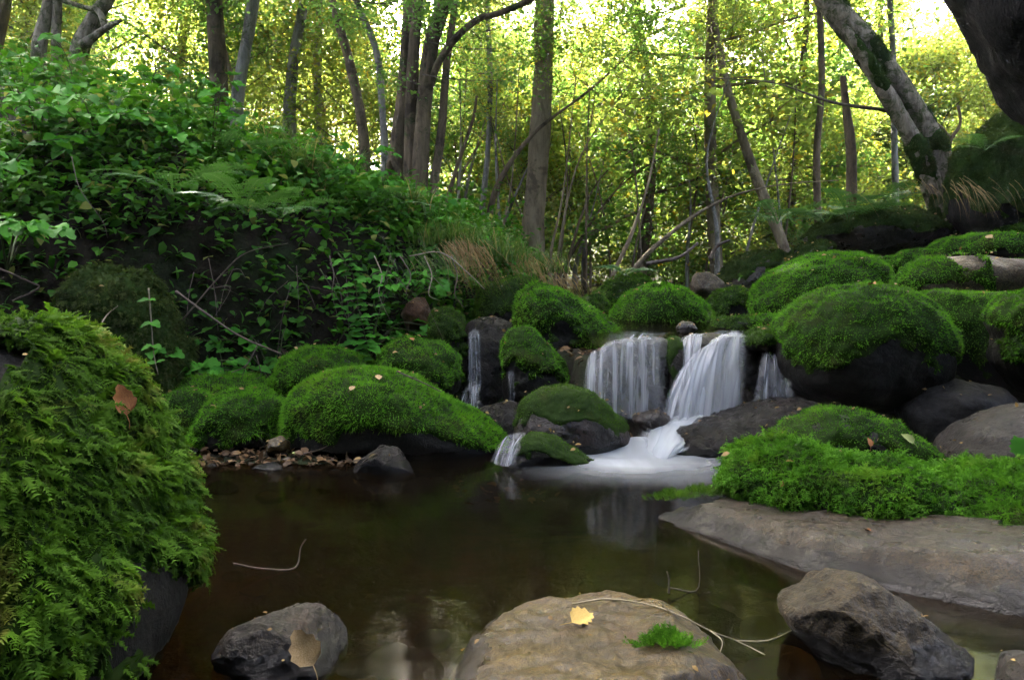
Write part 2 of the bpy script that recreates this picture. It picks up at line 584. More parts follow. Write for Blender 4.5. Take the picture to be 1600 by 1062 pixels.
def M_fall(name, lo, hi, stretch=14, gap=0.1, col=(0.78, 0.81, 0.86)):
    """aerated falling water: white strands with clear gaps, strands follow the flow (UV: u across, v along)"""
    g = NT(name)
    co = g.coord('UV')
    mp = g.n('ShaderNodeMapping')
    mp.inputs['Scale'].default_value = (stretch, 0.55, 1)
    g.l(co, mp.inputs['Vector'])
    n1 = g.noise(mp.outputs[0], 1.0, 4, 0.6, 0.15)
    a = g.ramp(n1, [(0.40, lo), (0.72, hi)])
    mp2 = g.n('ShaderNodeMapping')
    mp2.inputs['Scale'].default_value = (stretch * 0.42, 0.35, 1)
    mp2.inputs['Location'].default_value = (3.3, 1.7, 0)
    g.l(co, mp2.inputs['Vector'])
    coarse = g.ramp(g.noise(mp2.outputs[0], 1.0, 2, 0.5, 0.1), [(0.36, gap), (0.55, 1.0)])
    am = g.n('ShaderNodeMath', operation='MULTIPLY')
    g.l(a, am.inputs[0]); g.l(coarse, am.inputs[1])
    a = am.outputs[0]
    dens = g.n('ShaderNodeAttribute', attribute_name='dens').outputs['Fac']
    mu = g.n('ShaderNodeMath', operation='MULTIPLY', use_clamp=True)
    g.l(a, mu.inputs[0]); g.l(dens, mu.inputs[1])
    d = g.n('ShaderNodeBsdfDiffuse')
    d.inputs['Color'].default_value = (*col, 1)
    t = g.n('ShaderNodeBsdfTranslucent')
    t.inputs['Color'].default_value = (*col, 1)
    m1 = g.n('ShaderNodeMixShader')
    m1.inputs[0].default_value = 0.45
    g.l(d.outputs[0], m1.inputs[1]); g.l(t.outputs[0], m1.inputs[2])
    gl = g.n('ShaderNodeBsdfGlossy')
    gl.inputs['Roughness'].default_value = 0.35
    m1b = g.n('ShaderNodeMixShader')
    m1b.inputs[0].default_value = 0.12
    g.l(m1.outputs[0], m1b.inputs[1]); g.l(gl.outputs[0], m1b.inputs[2])
    tr = g.n('ShaderNodeBsdfTransparent')
    m2 = g.n('ShaderNodeMixShader')
    g.l(mu.outputs[0], m2.inputs[0]); g.l(tr.outputs[0], m2.inputs[1]); g.l(m1b.outputs[0], m2.inputs[2])
    g.l(m2.outputs[0], g.out.inputs['Surface'])
    return g.m


MAT['ground'] = M_ground()
MAT['water'] = M_water()
MAT['water_up'] = M_water('upper_stream_water', (0.6, 0.52, 0.4), 0.1, 0.3)
MAT['fall'] = M_fall('falling_water', 0.10, 1.0, 15, 0.14)
MAT['fall_dense'] = M_fall('falling_water_dense', 0.38, 1.0, 9, 0.45)
MAT['foam'] = M_fall('foam_water', 0.55, 1.0, 4, 0.8, (0.66, 0.70, 0.74))

# ------------------------------------------------------------------ terrain
def bankx(Y):
    return np.interp(Y, [-6, 0, 2, 2.9, 3.5, 4.1, 4.8, 6, 8, 11, 16, 30, 70],
                     [-2.6, -2.3, -2.7, -3.3, -2.4, -1.2, -0.5, 0.0, 0.35, 0.5, 1.0, 2.0, 4.0])


def rightx(Y):
    return np.interp(Y, [-6, 0, 1.5, 2.2, 3.0, 3.6, 5, 8, 12, 30, 70], [2.0, 1.8, 1.8, 1.5, 1.6, 1.15, 1.2, 1.9, 3.0, 5.0, 8.0])


def bed(Y):
    return np.interp(Y, [-6, 3.6, 5, 8, 14, 30, 70], [0.36, 0.36, 0.5, 0.78, 1.15, 2.6, 9.0])


def lip(x):
    """where the stream bed steps down into the pool: a dark recess left of the falls"""
    return np.interp(x, [-1.0, 0.15, 0.32, 1.1, 1.4], [4.6, 4.5, 3.78, 3.75, 3.95])


def height(x, y, rough=True):
    x = np.asarray(x, float); y = np.asarray(y, float)
    s = lip(x)
    b = -0.3 + (bed(y) + 0.3) * sstep(s - 0.35, s, y)
    slope = (bankx(y + 0.1) - bankx(y - 0.1)) / 0.2
    u = (bankx(y) - x) / np.sqrt(1 + slope ** 2)
    v = np.clip(x - rightx(y), -1, 60)
    top = np.interp(y, [0, 3, 3.6, 4.5, 6, 8, 12, 30, 70], [0.85, 0.95, 0.95, 1.0, 1.05, 1.1, 1.3, 2.8, 9.2])
    shore = np.where((x < -0.35) & (y < 3.9), np.minimum(0.035 - np.clip(3.16 - y, 0, 2) * 0.28 - np.clip(x + 0.75, 0, 1) * 0.5, 0.05), -9)
    b = np.maximum(b, shore)
    k = sstep(-0.05, 0.30, u)
    up = np.clip(u, 0, 60)
    z = b + (top - b) * k + 0.33 * np.minimum(up, 9) + 0.2 * np.clip(up - 9, 0, 14)
    z = z + np.where(y < 3.3, 0.45, 0.02) * sstep(-0.2, 0.5, v) + 0.15 * np.clip(v - 0.2, 0, 12) + 0.28 * np.clip(v - 12, 0, 14)
    near = sstep(2.2, 0.4, y)
    z = z + near * (1.5 * sstep(0.3, 2.0, v) + 1.2 * sstep(0.3, 2.0, u))  # unseen banks beside the camera, raised to block low light
    if rough:
        P = np.stack((x, y, np.zeros_like(x)), -1).reshape(-1, 3)
        n = fbm(P * 0.9, 4, 5).reshape(x.shape) * 0.13 + fbm(P * 5.0, 3, 9).reshape(x.shape) * 0.022
        z = z + n * np.clip(0.15 + np.clip(u, 0, 1) + np.clip(v, 0, 1) * 0.6 + (y - 4) * 0.05, 0.12, 1.0)
    return z


def hgt(x, y):
    return float(height(np.array([x]), np.array([y]))[0])


gx = np.sinh(np.linspace(-1, 1, 261) * 3.6) / math.sinh(3.6) * 55
ty = np.linspace(0, 1, 300)
gy = -6 + 15.5 * ty + 58 * ty ** 3.2
GX, GY = np.meshgrid(gx, gy)
GZ = height(GX, GY)
TV = np.stack((GX, GY, GZ), -1).reshape(-1, 3)
nx = len(gx)
I = (np.arange(len(gy) - 1)[:, None] * nx + np.arange(nx - 1)[None]).ravel()
TQ = np.stack((I, I + 1, I + nx + 1, I + nx), -1)
link('ground', mesh('ground', TV, [TQ], MAT['ground']), kind='structure', label='dark forest soil of the banks and stream bed')

# pool and upper stream surfaces
def water_sheet(name, xs, ys, zf, mat, label):
    X, Y = np.meshgrid(xs, ys)
    Z = zf(X, Y)
    V = np.stack((X, Y, Z), -1).reshape(-1, 3)
    n = len(xs)
    J = (np.arange(len(ys) - 1)[:, None] * n + np.arange(n - 1)[None]).ravel()
    Q = np.stack((J, J + 1, J + n + 1, J + n), -1)
    return link(name, mesh(name, V, [Q], mat), kind='structure', label=label)


def ripple(X, Y):
    P = np.stack((X * 2.5, Y * 6, X * 0), -1).reshape(-1, 3)
    return (fbm(P * np.array((0.8, 0.5, 1)), 3, 41) * 0.0016).reshape(X.shape)


water_sheet('water', np.linspace(-3.4, 2.6, 160), np.linspace(-5.5, 3.6, 220), ripple, MAT['water'],
            'dark brown stream pool below the waterfalls')
water_sheet('upper_water', np.linspace(0.40, 2.2, 50), np.linspace(3.70, 9.0, 80),
            lambda X, Y: bed(Y) + 0.075 + ripple(X, Y) * 2, MAT['water_up'], 'shallow stream flowing above the waterfalls')

# ------------------------------------------------------------------ boulders
def frond_template(pairs=7, droop=0.25, width=0.42):
    """feather-moss frond: stem with paired leaflets, unit length along +x"""
    V, F = [], []

    def tri(a, b, c):
        k = len(V)
        V.extend((a, b, c)); F.append((k, k + 1, k + 2))
    def pos(t):
        return np.array((t, 0, -droop * t * t + 0.08 * math.sin(t * 3)))
    for i in range(3):
        t0, t1 = i / 3, (i + 1) / 3
        w = 0.035 * (1 - t0)
        tri(pos(t0) + (0, -w, 0), pos(t1), pos(t0) + (0, w, 0))
    for i in range(pairs):
        t = 0.12 + 0.8 * i / pairs
        L = width * (1 - 0.75 * t) * (0.7 + 0.3 * math.sin(i * 2.3))
        for s in (-1, 1):
            p = pos(t)
            tip = p + np.array((L * 0.75, s * L, -0.12 * L))
            tri(p + (-0.06, 0, 0), tip, p + (0.10, 0, 0.02))
    tri(pos(0.9) + (0, -0.04, 0), pos(1.0) + (0.06, 0, 0), pos(0.9) + (0, 0.04, 0))
    return np.array(V, float), np.array(F)


BLADE = (np.array(((0, -0.5, 0), (0.55, 0.0, 0.12), (0, 0.5, 0), (1.0, 0.05, -0.05))) * (1, 1, 1), np.array(((0, 3, 1), (1, 3, 2))))
BLADE1 = (np.array(((0, -0.5, 0), (1.0, 0.0, 0), (0, 0.5, 0))), np.array(((0, 1, 2),)))
FROND = frond_template()
SPRIG = frond_template(4, 0.15, 0.5)


def moss_mesh(V, F, N, mask, cfg, seed, mat):
    """soft shell lifted off the stone + countless blades"""
    rs = np.random.RandomState(seed)
    lump = cfg.get('lump', 0.012)
    lf = cfg.get('lf', 16)
    off = cfg.get('thick', 0.02) * sstep(0.0, 0.25, mask) - 0.004
    lumps = fbm(V * lf, 3, seed + 3)
    off = off + lump * lumps * sstep(0.05, 0.3, mask) + 0.5 * lump * fbm(V * lf * 0.35, 2, seed + 8) * sstep(0.05, 0.3, mask)
    S = V + N * off[:, None]
    keep = (mask[F] > 0.0).all(1)
    Fk = F[keep]
    if len(Fk) == 0:
        return None
    used = np.unique(Fk)
    mp = -np.ones(len(V), int); mp[used] = np.arange(len(used))
    sv, sf = S[used], mp[Fk]
    b = MB()
    b.add(sv, sf, rnd=np.full(len(sv), 0.0))
    nshell = len(sf)
    sn = vnormals(sv, sf)
    fmask = mask[Fk].mean(1)
    a = np.linalg.norm(np.cross(sv[sf[:, 1]] - sv[sf[:, 0]], sv[sf[:, 2]] - sv[sf[:, 0]]), axis=1) * 0.5
    # spend the blades where the camera side is
    ctr = sv[sf].mean(1)
    fn = sn[sf].mean(1)
    view = unit(np.array((0, 0, CAM_H)) - ctr)
    face = sstep(-0.35, 0.1, (fn * view).sum(1))
    w = sstep(0.0, 0.3, fmask) * (0.06 + 0.94 * face)
    n = int((a * w).sum() * cfg.get('dens', 60000))
    n = max(50, min(n, cfg.get('max', 90000)))
    P, fnn, f = sample_tris(sv, sf, w, n, rs)
    nn = unit(sn[sf[f]].mean(1))
    down = np.array((0, 0, -1.0))
    tang = unit(down - nn * (nn @ down)[:, None])
    style = cfg.get('style', 'blade')
    L = cfg.get('len', 0.014) * (0.4 + 1.15 * rs.rand(n) ** 1.3)
    # clumps: colour and length drift together
    cl = vnoise(P * cfg.get('clump', 22), seed + 5)
    if style == 'blade':
        d = nn * (0.75 + 0.3 * rs.rand(n, 1)) + tang * 0.35 + rs.randn(n, 3) * 0.38
        R = frames(d, up=nn + rs.randn(n, 3) * 0.3, spin=rs.rand(n) * 6.28)
        wd = cfg.get('wid', 0.004)
        s = np.stack((L * (1 + 0.35 * cl), np.full(n, wd) * (0.7 + 0.6 * rs.rand(n)), L), -1)
        tv, tf = BLADE1
    else:
        d = nn * cfg.get('lift', 0.45) + tang * cfg.get('hang', 0.75) + rs.randn(n, 3) * cfg.get('jit', 0.42)
        R = frames(d, up=nn, spin=rs.randn(n) * 0.5)
        s = np.stack((L, L, L), -1) * (1 + 0.3 * cl)[:, None]
        tv, tf = FROND if style == 'frond' else SPRIG
    vv, ff, rr = instances(tv, tf, R, s, P - nn * 0.004, rnd=np.clip(0.5 + 0.42 * cl + rs.randn(n) * 0.2, 0, 1))
    b.add(vv, ff, rnd=rr)
    if style != 'blade':                                # a short pile under the fronds
        m = cfg.get('pile', 11000)
        P, fnn, f = sample_tris(sv, sf, w, m, rs)
        n2 = unit(sn[sf[f]].mean(1))
        R = frames(n2 + tang[rs.randint(0, n, m)] * 0.3 + rs.randn(m, 3) * 0.5, up=n2 + rs.randn(m, 3) * 0.3, spin=rs.rand(m) * 6.28)
        l2 = 0.012 * (0.5 + rs.rand(m))
        vv, ff, rr = instances(*BLADE1, R, np.stack((l2, np.full(m, 0.0035), l2), -1), P, rnd=rs.rand(m) * 0.5)
        b.add(vv, ff, rnd=rr)
    b.nshell = nshell
    return b


def outline_radius(poly, ctr):
    d = poly - ctr
    th = np.arctan2(d[:, 1], d[:, 0])
    # densify polygon edges then sort by angle
    P = []
    for i in range(len(poly)):
        a, b_ = poly[i], poly[(i + 1) % len(poly)]
        for t in np.linspace(0, 1, 14, endpoint=False):
            P.append(a * (1 - t) + b_ * t)
    P = np.array(P) - ctr
    th = np.arctan2(P[:, 1], P[:, 0]); r = np.hypot(P[:, 0], P[:, 1])
    o = np.argsort(th)
    th, r = th[o], r[o]
    g = np.linspace(-np.pi, np.pi, 361)[:-1]
    rr = np.interp(g, np.concatenate((th - 2 * np.pi, th, th + 2 * np.pi)), np.tile(r, 3))
    k = np.hanning(23); k /= k.sum()
    rr = np.convolve(np.concatenate((rr[-30:], rr, rr[:30])), k, 'same')[30:-30]
    return g, rr


BOULD = []


def boulder(name, label, poly, Y, dep, mat='rock_dark', moss=None, skew=0.0, sub=6, amp=0.04, boxy=0.85, seed=1,
            cat='boulder', group=None, facet=0.0, freq=3.0, lean=0.0, moss_mat='moss', crag=0.02):
    if Y > 4.6:
        sub = min(sub, 5)
    W = np.array([at(px, py, Y) for px, py in poly])
    pl = W[:, [0, 2]]
    ctr = (pl.min(0) + pl.max(0)) / 2
    g, rr = outline_radius(pl, ctr)
    if moss:
        rr = np.maximum(rr - (moss.get('thick', 0.02) + 0.3 * moss.get('lump', 0.012) + 0.3 * moss.get('len', 0.014)) * sstep(-0.6, 0.2, np.sin(g)), rr * 0.5)
    D, F = ico(sub)
    D = D.copy()
    s = np.hypot(D[:, 0], D[:, 2])
    th = np.arctan2(D[:, 2], D[:, 0])
    r = np.interp(th, np.append(g, np.pi), np.append(rr, rr[0]))
    sp = s ** boxy
    size = rr.mean()
    V = np.stack((np.cos(th) * r * sp, np.sign(D[:, 1]) * np.abs(D[:, 1]) ** boxy * dep, np.sin(th) * r * sp), -1)
    V[:, 1] += skew * V[:, 0] + lean * V[:, 2]
    base = np.array((ctr[0], Y, ctr[1]))
    n0 = vnormals(V, F)
    q = (V + base) * (freq / max(size, 0.05) * 0.25)
    disp = amp * size * 3 * fbm(q, 4, seed) * (0.35 + 0.65 * np.abs(D[:, 1]) + 0.25)
    if facet:
        # flattened planes broken off the stone
        rsf = np.random.RandomState(seed + 77)
        for k in range(9):
            nv = unit(rsf.randn(3) * np.array((1, 1, 0.8)))
            ext = (V @ nv)
            lim = ext.max() * (1 - facet * (0.25 + 0.5 * rsf.rand()))
            over = np.clip(ext - lim, 0, None)
            V = V - nv[None] * (over * 0.85)[:, None]
    V = V + n0 * disp[:, None]
    fine = fbm((V + base) * 14 / max(size, .1) * .3, 3, seed + 30) * amp * size * 0.35
    rid = 1 - np.abs(fbm((V + base) * 9 / max(size, .1) * .3, 4, seed + 60))
    V = V + n0 * (fine + crag * size * (rid - 0.6))[:, None]
    N = vnormals(V, F)
    org = np.array((ctr[0], Y, (pl[:, 1].min())))
    Vl = V + base - org
    o = link(name, mesh(name, Vl, [F], MAT[mat]), loc=org, label=label, cat=cat, group=group)
    BOULD.append((o, V + base, F))
    if moss:
        up = N[:, 2]
        hz = (V[:, 2] - V[:, 2].min()) / (np.ptp(V[:, 2]) + 1e-6)
        nz = fbm((V + base) * moss.get('mf', 5) / max(size, .15) * .3, 4, seed + 50)
        mask = up * moss.get('up', 0.6) + (hz - 0.5) * moss.get('hi', 0.9) + nz * moss.get('nz', 0.22) + moss.get('bias', 0.15)  # moss fades lower down; the dark bare rock doubles as painted shade
        mask = mask + 0.13 * fbm((V + base) * 17, 3, seed + 58)
        mask = mask + moss.get('left', 0.0) * -N[:, 0]
        if 'bare' in moss:
            for (bx, by, br) in moss['bare']:
                c = at(bx, by, Y - dep * 0.3)
                dd = np.hypot(V[:, 0] + base[0] - c[0], V[:, 2] + base[2] - c[2])
                mask = mask - 1.2 * sstep(br * 1.15, br * 0.75, dd + 0.02 * nz)
        b = moss_mesh(V + base, F, N, mask, moss, seed + 100, MAT[moss_mat])
        if b:
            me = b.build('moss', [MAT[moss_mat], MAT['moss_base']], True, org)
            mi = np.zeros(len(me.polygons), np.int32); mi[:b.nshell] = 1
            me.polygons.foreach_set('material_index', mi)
            link('moss', me, parent=o, kind='stuff')
    return o


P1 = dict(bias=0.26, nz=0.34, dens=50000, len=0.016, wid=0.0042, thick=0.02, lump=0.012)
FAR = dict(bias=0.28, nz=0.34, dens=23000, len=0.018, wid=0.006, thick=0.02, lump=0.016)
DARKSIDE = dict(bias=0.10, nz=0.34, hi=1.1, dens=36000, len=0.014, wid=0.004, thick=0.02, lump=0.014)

# foreground
boulder('mossy_boulder', 'large boulder close to the camera covered in long feathery moss', [(-260, 510), (-80, 484), (0, 488), (60, 512), (105, 556), (140, 608), (170, 664), (200, 718), (232, 774), (256, 824), (280, 862), (286, 910), (270, 990), (215, 1090), (100, 1230), (-200, 1260), (-380, 900), (-360, 640)],
        1.28, 0.36, 'rock_dark', dict(style='frond', bias=0.38, hi=1.35, up=0.3, nz=0.34, left=0.15, dens=30000, max=17000, len=0.027, thick=0.03, lump=0.02, lf=11, clump=14, lift=0.4, hang=0.85, mf=4,  # moss thinned low and to the right, baring black rock as painted shade
        bare=[(-60, 650, 0.02), (-50, 590, 0.02)]), amp=0.02, seed=3, moss_mat='moss_feather', lean=0.25, boxy=0.8)
boulder('rock', 'olive brown rock breaking the water with a yellow leaf on it', [(680, 1120), (705, 1060), (740, 1024), (800, 1000), (870, 983), (960, 972), (1050, 977), (1105, 998), (1138, 1030), (1160, 1080), (1180, 1150), (900, 1190), (700, 1160)],
        1.24, 0.26, 'rock_olive', None, amp=0.03, seed=5, boxy=0.62, cat='rock', freq=3, facet=0.3, crag=0.05)
boulder('rock', 'angular grey rock leaning in the shallow water below the flat slab', [(1222, 955), (1252, 922), (1297, 898), (1347, 908), (1405, 938), (1456, 976), (1512, 1024), (1535, 1085), (1420, 1120), (1300, 1045)],
        1.36, 0.15, 'rock_umber', None, amp=0.03, seed=8, boxy=0.7, cat='rock', facet=0.5, freq=4, crag=0.08)
boulder('rock', 'small grey and brown broken rock with a big tan leaf at its foot', [(325, 1045), (345, 1000), (380, 962), (430, 950), (492, 968), (552, 1004), (550, 1024), (480, 1060), (380, 1065)],
        1.33, 0.11, 'rock_grey', None, amp=0.02, seed=14, boxy=0.7, cat='rock', facet=0.55, freq=4, crag=0.08)
boulder('rock', 'dark corner of a rock at the bottom right edge', [(1565, 1075), (1590, 1035), (1640, 1020), (1700, 1080), (1640, 1130)], 1.15, 0.08, 'rock_grey', None, seed=19, cat='rock', facet=0.3, sub=5)

# big soft moss cushions on the left of the pool
boulder('mossy_boulder', 'largest bright green moss boulder at the far edge of the pool', [(436, 665), (446, 622), (470, 593), (500, 578), (545, 571), (600, 573), (645, 588), (690, 611), (735, 640), (765, 664), (788, 692), (792, 720), (700, 742), (560, 745), (470, 722), (442, 698)],
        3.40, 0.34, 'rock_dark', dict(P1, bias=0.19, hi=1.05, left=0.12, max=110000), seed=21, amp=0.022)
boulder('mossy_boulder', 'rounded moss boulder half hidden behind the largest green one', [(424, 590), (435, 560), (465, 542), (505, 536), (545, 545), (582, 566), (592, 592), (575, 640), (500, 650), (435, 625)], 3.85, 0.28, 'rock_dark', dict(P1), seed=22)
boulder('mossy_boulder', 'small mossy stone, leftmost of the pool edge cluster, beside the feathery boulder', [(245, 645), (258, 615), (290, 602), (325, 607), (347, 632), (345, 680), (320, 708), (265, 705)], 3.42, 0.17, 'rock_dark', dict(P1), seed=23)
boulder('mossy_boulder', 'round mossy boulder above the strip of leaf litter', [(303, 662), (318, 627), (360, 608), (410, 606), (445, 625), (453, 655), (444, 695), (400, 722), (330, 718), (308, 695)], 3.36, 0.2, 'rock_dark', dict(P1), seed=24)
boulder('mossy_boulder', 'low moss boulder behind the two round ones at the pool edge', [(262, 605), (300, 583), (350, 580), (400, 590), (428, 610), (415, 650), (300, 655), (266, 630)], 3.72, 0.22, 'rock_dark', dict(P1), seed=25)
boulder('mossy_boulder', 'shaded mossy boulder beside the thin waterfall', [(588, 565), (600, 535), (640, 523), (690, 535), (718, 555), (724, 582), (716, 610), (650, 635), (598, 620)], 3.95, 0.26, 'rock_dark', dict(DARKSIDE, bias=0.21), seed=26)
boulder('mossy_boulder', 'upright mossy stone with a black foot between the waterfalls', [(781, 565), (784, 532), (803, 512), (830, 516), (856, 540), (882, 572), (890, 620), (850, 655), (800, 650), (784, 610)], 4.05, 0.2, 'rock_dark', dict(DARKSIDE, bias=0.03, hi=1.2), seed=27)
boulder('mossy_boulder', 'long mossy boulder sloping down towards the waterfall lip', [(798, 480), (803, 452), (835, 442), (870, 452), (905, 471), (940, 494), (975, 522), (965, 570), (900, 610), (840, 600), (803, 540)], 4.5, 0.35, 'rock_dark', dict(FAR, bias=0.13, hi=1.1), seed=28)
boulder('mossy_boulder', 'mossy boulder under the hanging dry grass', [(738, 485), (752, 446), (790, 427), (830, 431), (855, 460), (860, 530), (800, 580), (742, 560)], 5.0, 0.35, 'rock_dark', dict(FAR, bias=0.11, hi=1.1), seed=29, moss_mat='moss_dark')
boulder('boulder', 'brown wet boulder with a moss cap in front of the waterfalls', [(803, 668), (813, 628), (845, 606), (885, 597), (925, 606), (960, 632), (983, 666), (988, 705), (930, 728), (850, 725), (803, 705)], 3.42, 0.22, 'rock_brown', dict(DARKSIDE, bias=-0.17, hi=1.0, up=0.75, nz=0.3, len=0.01, thick=0.01, lump=0.006), seed=30, amp=0.025, moss_mat='moss_dark', facet=0.15)
boulder('rock', 'small wet rock at the pool edge with water sliding over its left end', [(780, 715), (800, 683), (830, 674), (870, 680), (905, 700), (942, 728), (900, 748), (820, 748), (776, 735)], 3.08, 0.14, 'rock_wet', dict(DARKSIDE, bias=-0.19, hi=0.7, up=0.7, nz=0.4, len=0.008, thick=0.008, lump=0.005), seed=31, amp=0.03, cat='rock', moss_mat='moss_dark', facet=0.25)
boulder('rock', 'little bluish wet rock under the largest green boulder', [(545, 748), (560, 716), (590, 697), (620, 701), (642, 726), (662, 746), (600, 756)], 2.92, 0.1, 'rock_wet', None, seed=32, amp=0.04, cat='rock', facet=0.3, sub=5)
boulder('rock', 'brown stone standing in the leaf litter beside the moss', [(413, 700), (420, 686), (438, 681), (452, 690), (452, 710), (432, 716), (415, 712)], 3.16, 0.05, 'rock_olive', None, seed=33, cat='rock', facet=0.4, sub=5)
boulder('rock', 'pale wet stone lying at the waterline of the litter strip', [(388, 737), (400, 726), (425, 722), (445, 730), (448, 738), (420, 743)], 2.98, 0.06, 'rock_grey', None, seed=34, cat='rock', facet=0.3, sub=5)

# rocks of the falls
boulder('boulder', 'black wet boulder under the left curtain of water', [(918, 640), (926, 575), (945, 545), (975, 530), (1010, 527), (1042, 530), (1050, 560), (1050, 680), (930, 690)], 3.78, 0.17, 'rock_wet', None, seed=36, boxy=0.6, amp=0.02)
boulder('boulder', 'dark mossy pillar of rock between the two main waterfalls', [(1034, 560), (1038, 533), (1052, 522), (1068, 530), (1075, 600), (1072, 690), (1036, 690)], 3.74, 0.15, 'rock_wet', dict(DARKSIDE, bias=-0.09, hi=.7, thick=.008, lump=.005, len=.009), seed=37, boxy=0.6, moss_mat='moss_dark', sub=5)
boulder('boulder', 'wet rock behind the central waterfall', [(1062, 560), (1068, 526), (1110, 521), (1165, 528), (1180, 560), (1180, 700), (1060, 700)], 3.90, 0.22, 'rock_wet', None, seed=38, boxy=0.6, amp=0.02)
boulder('boulder', 'wet rock behind the thin fall right of the centre', [(1160, 560), (1180, 532), (1220, 525), (1260, 540), (1275, 620), (1260, 700), (1165, 700)], 3.86, 0.18, 'rock_wet', None, seed=39, boxy=0.6, amp=0.02)
boulder('mossy_boulder', 'flat little mossy stone at the lip right of the central fall', [(1160, 528), (1175, 516), (1200, 509), (1222, 518), (1225, 540), (1190, 550), (1165, 545)], 3.72, 0.14, 'rock_dark', dict(DARKSIDE, bias=0.26, thick=.012), seed=40, sub=5, moss_mat='moss_dark')
boulder('boulder', 'smooth dark wet boulder the cascade runs over', [(1025, 705), (1062, 668), (1120, 650), (1190, 630), (1240, 621), (1278, 632), (1295, 665), (1265, 715), (1180, 735), (1080, 735), (1030, 725)], 3.34, 0.22, 'rock_wet', None, seed=41, amp=0.04, boxy=0.8, crag=0.05)
boulder('rock', 'reddish wet stone poking out of the foam', [(985, 655), (1000, 643), (1030, 637), (1048, 648), (1050, 668), (1010, 675)], 3.46, 0.08, 'rock_brown', None, seed=42, cat='rock', sub=5)
boulder('rock', 'small red brown stone on the lip above the left curtain', [(1056, 512), (1066, 502), (1082, 503), (1090, 514), (1078, 524), (1060, 522)], 4.2, 0.06, 'rock_brown', None, seed=43, cat='rock', sub=5)

# right bank, from the water up
boulder('mossy_boulder', 'huge dome boulder with mossy top and black underside right of the falls', [(1207, 545), (1212, 510), (1235, 475), (1275, 452), (1330, 440), (1385, 443), (1435, 465), (1470, 500), (1482, 545), (1465, 605), (1400, 645), (1300, 640), (1240, 605), (1214, 578)],
        3.55, 0.36, 'rock_dark', dict(DARKSIDE, bias=0.13, hi=1.15, max=80000), seed=45, amp=0.018)
boulder('mossy_boulder', 'broad mossy boulder behind the huge dome, reaching the right edge', [(1400, 475), (1440, 450), (1500, 450), (1560, 455), (1620, 448), (1700, 470), (1740, 560), (1650, 650), (1540, 640), (1470, 600), (1425, 550)], 3.95, 0.32, 'rock_dark', dict(DARKSIDE, bias=0.03, hi=1.15), seed=46, amp=0.025)
boulder('mossy_boulder', 'mossy shoulder of rock at the right edge above the dark hollow', [(1545, 480), (1570, 455), (1620, 446), (1680, 480), (1670, 590), (1600, 620), (1562, 570)], 3.4, 0.22, 'rock_dark', dict(DARKSIDE, bias=0.11), seed=47)
boulder('boulder', 'half bare tan boulder with moss along its left side', [(1392, 445), (1420, 412), (1470, 397), (1530, 392), (1590, 402), (1660, 425), (1670, 480), (1560, 490), (1440, 480)], 4.4, 0.32, 'rock_pale', dict(FAR, bias=0.13, up=0.4, hi=0.6, nz=0.25, left=0.32, bare=[(1555, 418, 0.17), (1490, 408, 0.06)]), seed=48, amp=0.02)
boulder('mossy_boulder', 'long mossy boulder in the middle of the right bank', [(1170, 470), (1195, 435), (1240, 405), (1290, 390), (1340, 394), (1374, 415), (1380, 455), (1340, 500), (1270, 520), (1200, 520), (1172, 500)], 5.0, 0.45, 'rock_dark', dict(FAR, bias=0.23), seed=49)
boulder('mossy_boulder', 'round mossy boulder right above the left curtain of water', [(950, 492), (970, 462), (1000, 445), (1035, 437), (1070, 445), (1100, 465), (1113, 492), (1110, 530), (1060, 550), (980, 545), (953, 520)], 5.1, 0.38, 'rock_dark', dict(FAR, bias=0.19), seed=50)
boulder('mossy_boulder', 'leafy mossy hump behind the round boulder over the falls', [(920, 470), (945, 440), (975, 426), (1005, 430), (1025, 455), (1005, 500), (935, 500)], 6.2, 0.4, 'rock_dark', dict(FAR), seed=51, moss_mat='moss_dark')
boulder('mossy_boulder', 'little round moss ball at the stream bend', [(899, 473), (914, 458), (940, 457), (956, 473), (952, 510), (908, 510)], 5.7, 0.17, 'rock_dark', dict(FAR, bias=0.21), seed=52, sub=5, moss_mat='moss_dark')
boulder('rock', 'bare pale stone among the mossy boulders above the falls', [(1074, 452), (1084, 428), (1106, 424), (1131, 440), (1134, 462), (1110, 474), (1078, 470)], 5.6, 0.15, 'rock_pale', None, seed=53, cat='rock', facet=0.3, sub=5)
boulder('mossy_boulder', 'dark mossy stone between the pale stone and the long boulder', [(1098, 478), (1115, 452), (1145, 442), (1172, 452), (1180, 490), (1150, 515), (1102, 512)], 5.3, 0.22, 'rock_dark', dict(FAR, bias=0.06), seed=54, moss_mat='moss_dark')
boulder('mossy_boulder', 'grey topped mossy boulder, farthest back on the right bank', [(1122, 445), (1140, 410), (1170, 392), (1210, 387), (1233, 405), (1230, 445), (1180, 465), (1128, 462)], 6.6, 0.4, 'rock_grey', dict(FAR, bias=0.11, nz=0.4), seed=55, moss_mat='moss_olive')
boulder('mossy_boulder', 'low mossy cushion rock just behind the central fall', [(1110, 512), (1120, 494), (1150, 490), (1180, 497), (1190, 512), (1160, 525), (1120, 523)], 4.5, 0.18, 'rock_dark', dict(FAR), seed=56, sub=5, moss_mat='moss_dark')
boulder('mossy_boulder', 'second mossy cushion rock, closer to the huge dome boulder', [(1172, 500), (1190, 487), (1215, 486), (1235, 500), (1230, 520), (1190, 525)], 4.3, 0.15, 'rock_dark', dict(FAR), seed=57, sub=5)
boulder('mossy_boulder', 'small mossy stone wedged above the long right bank boulder', [(1372, 420), (1388, 398), (1430, 390), (1455, 404), (1440, 435), (1385, 440)], 5.4, 0.22, 'rock_dark', dict(FAR), seed=58, sub=5)
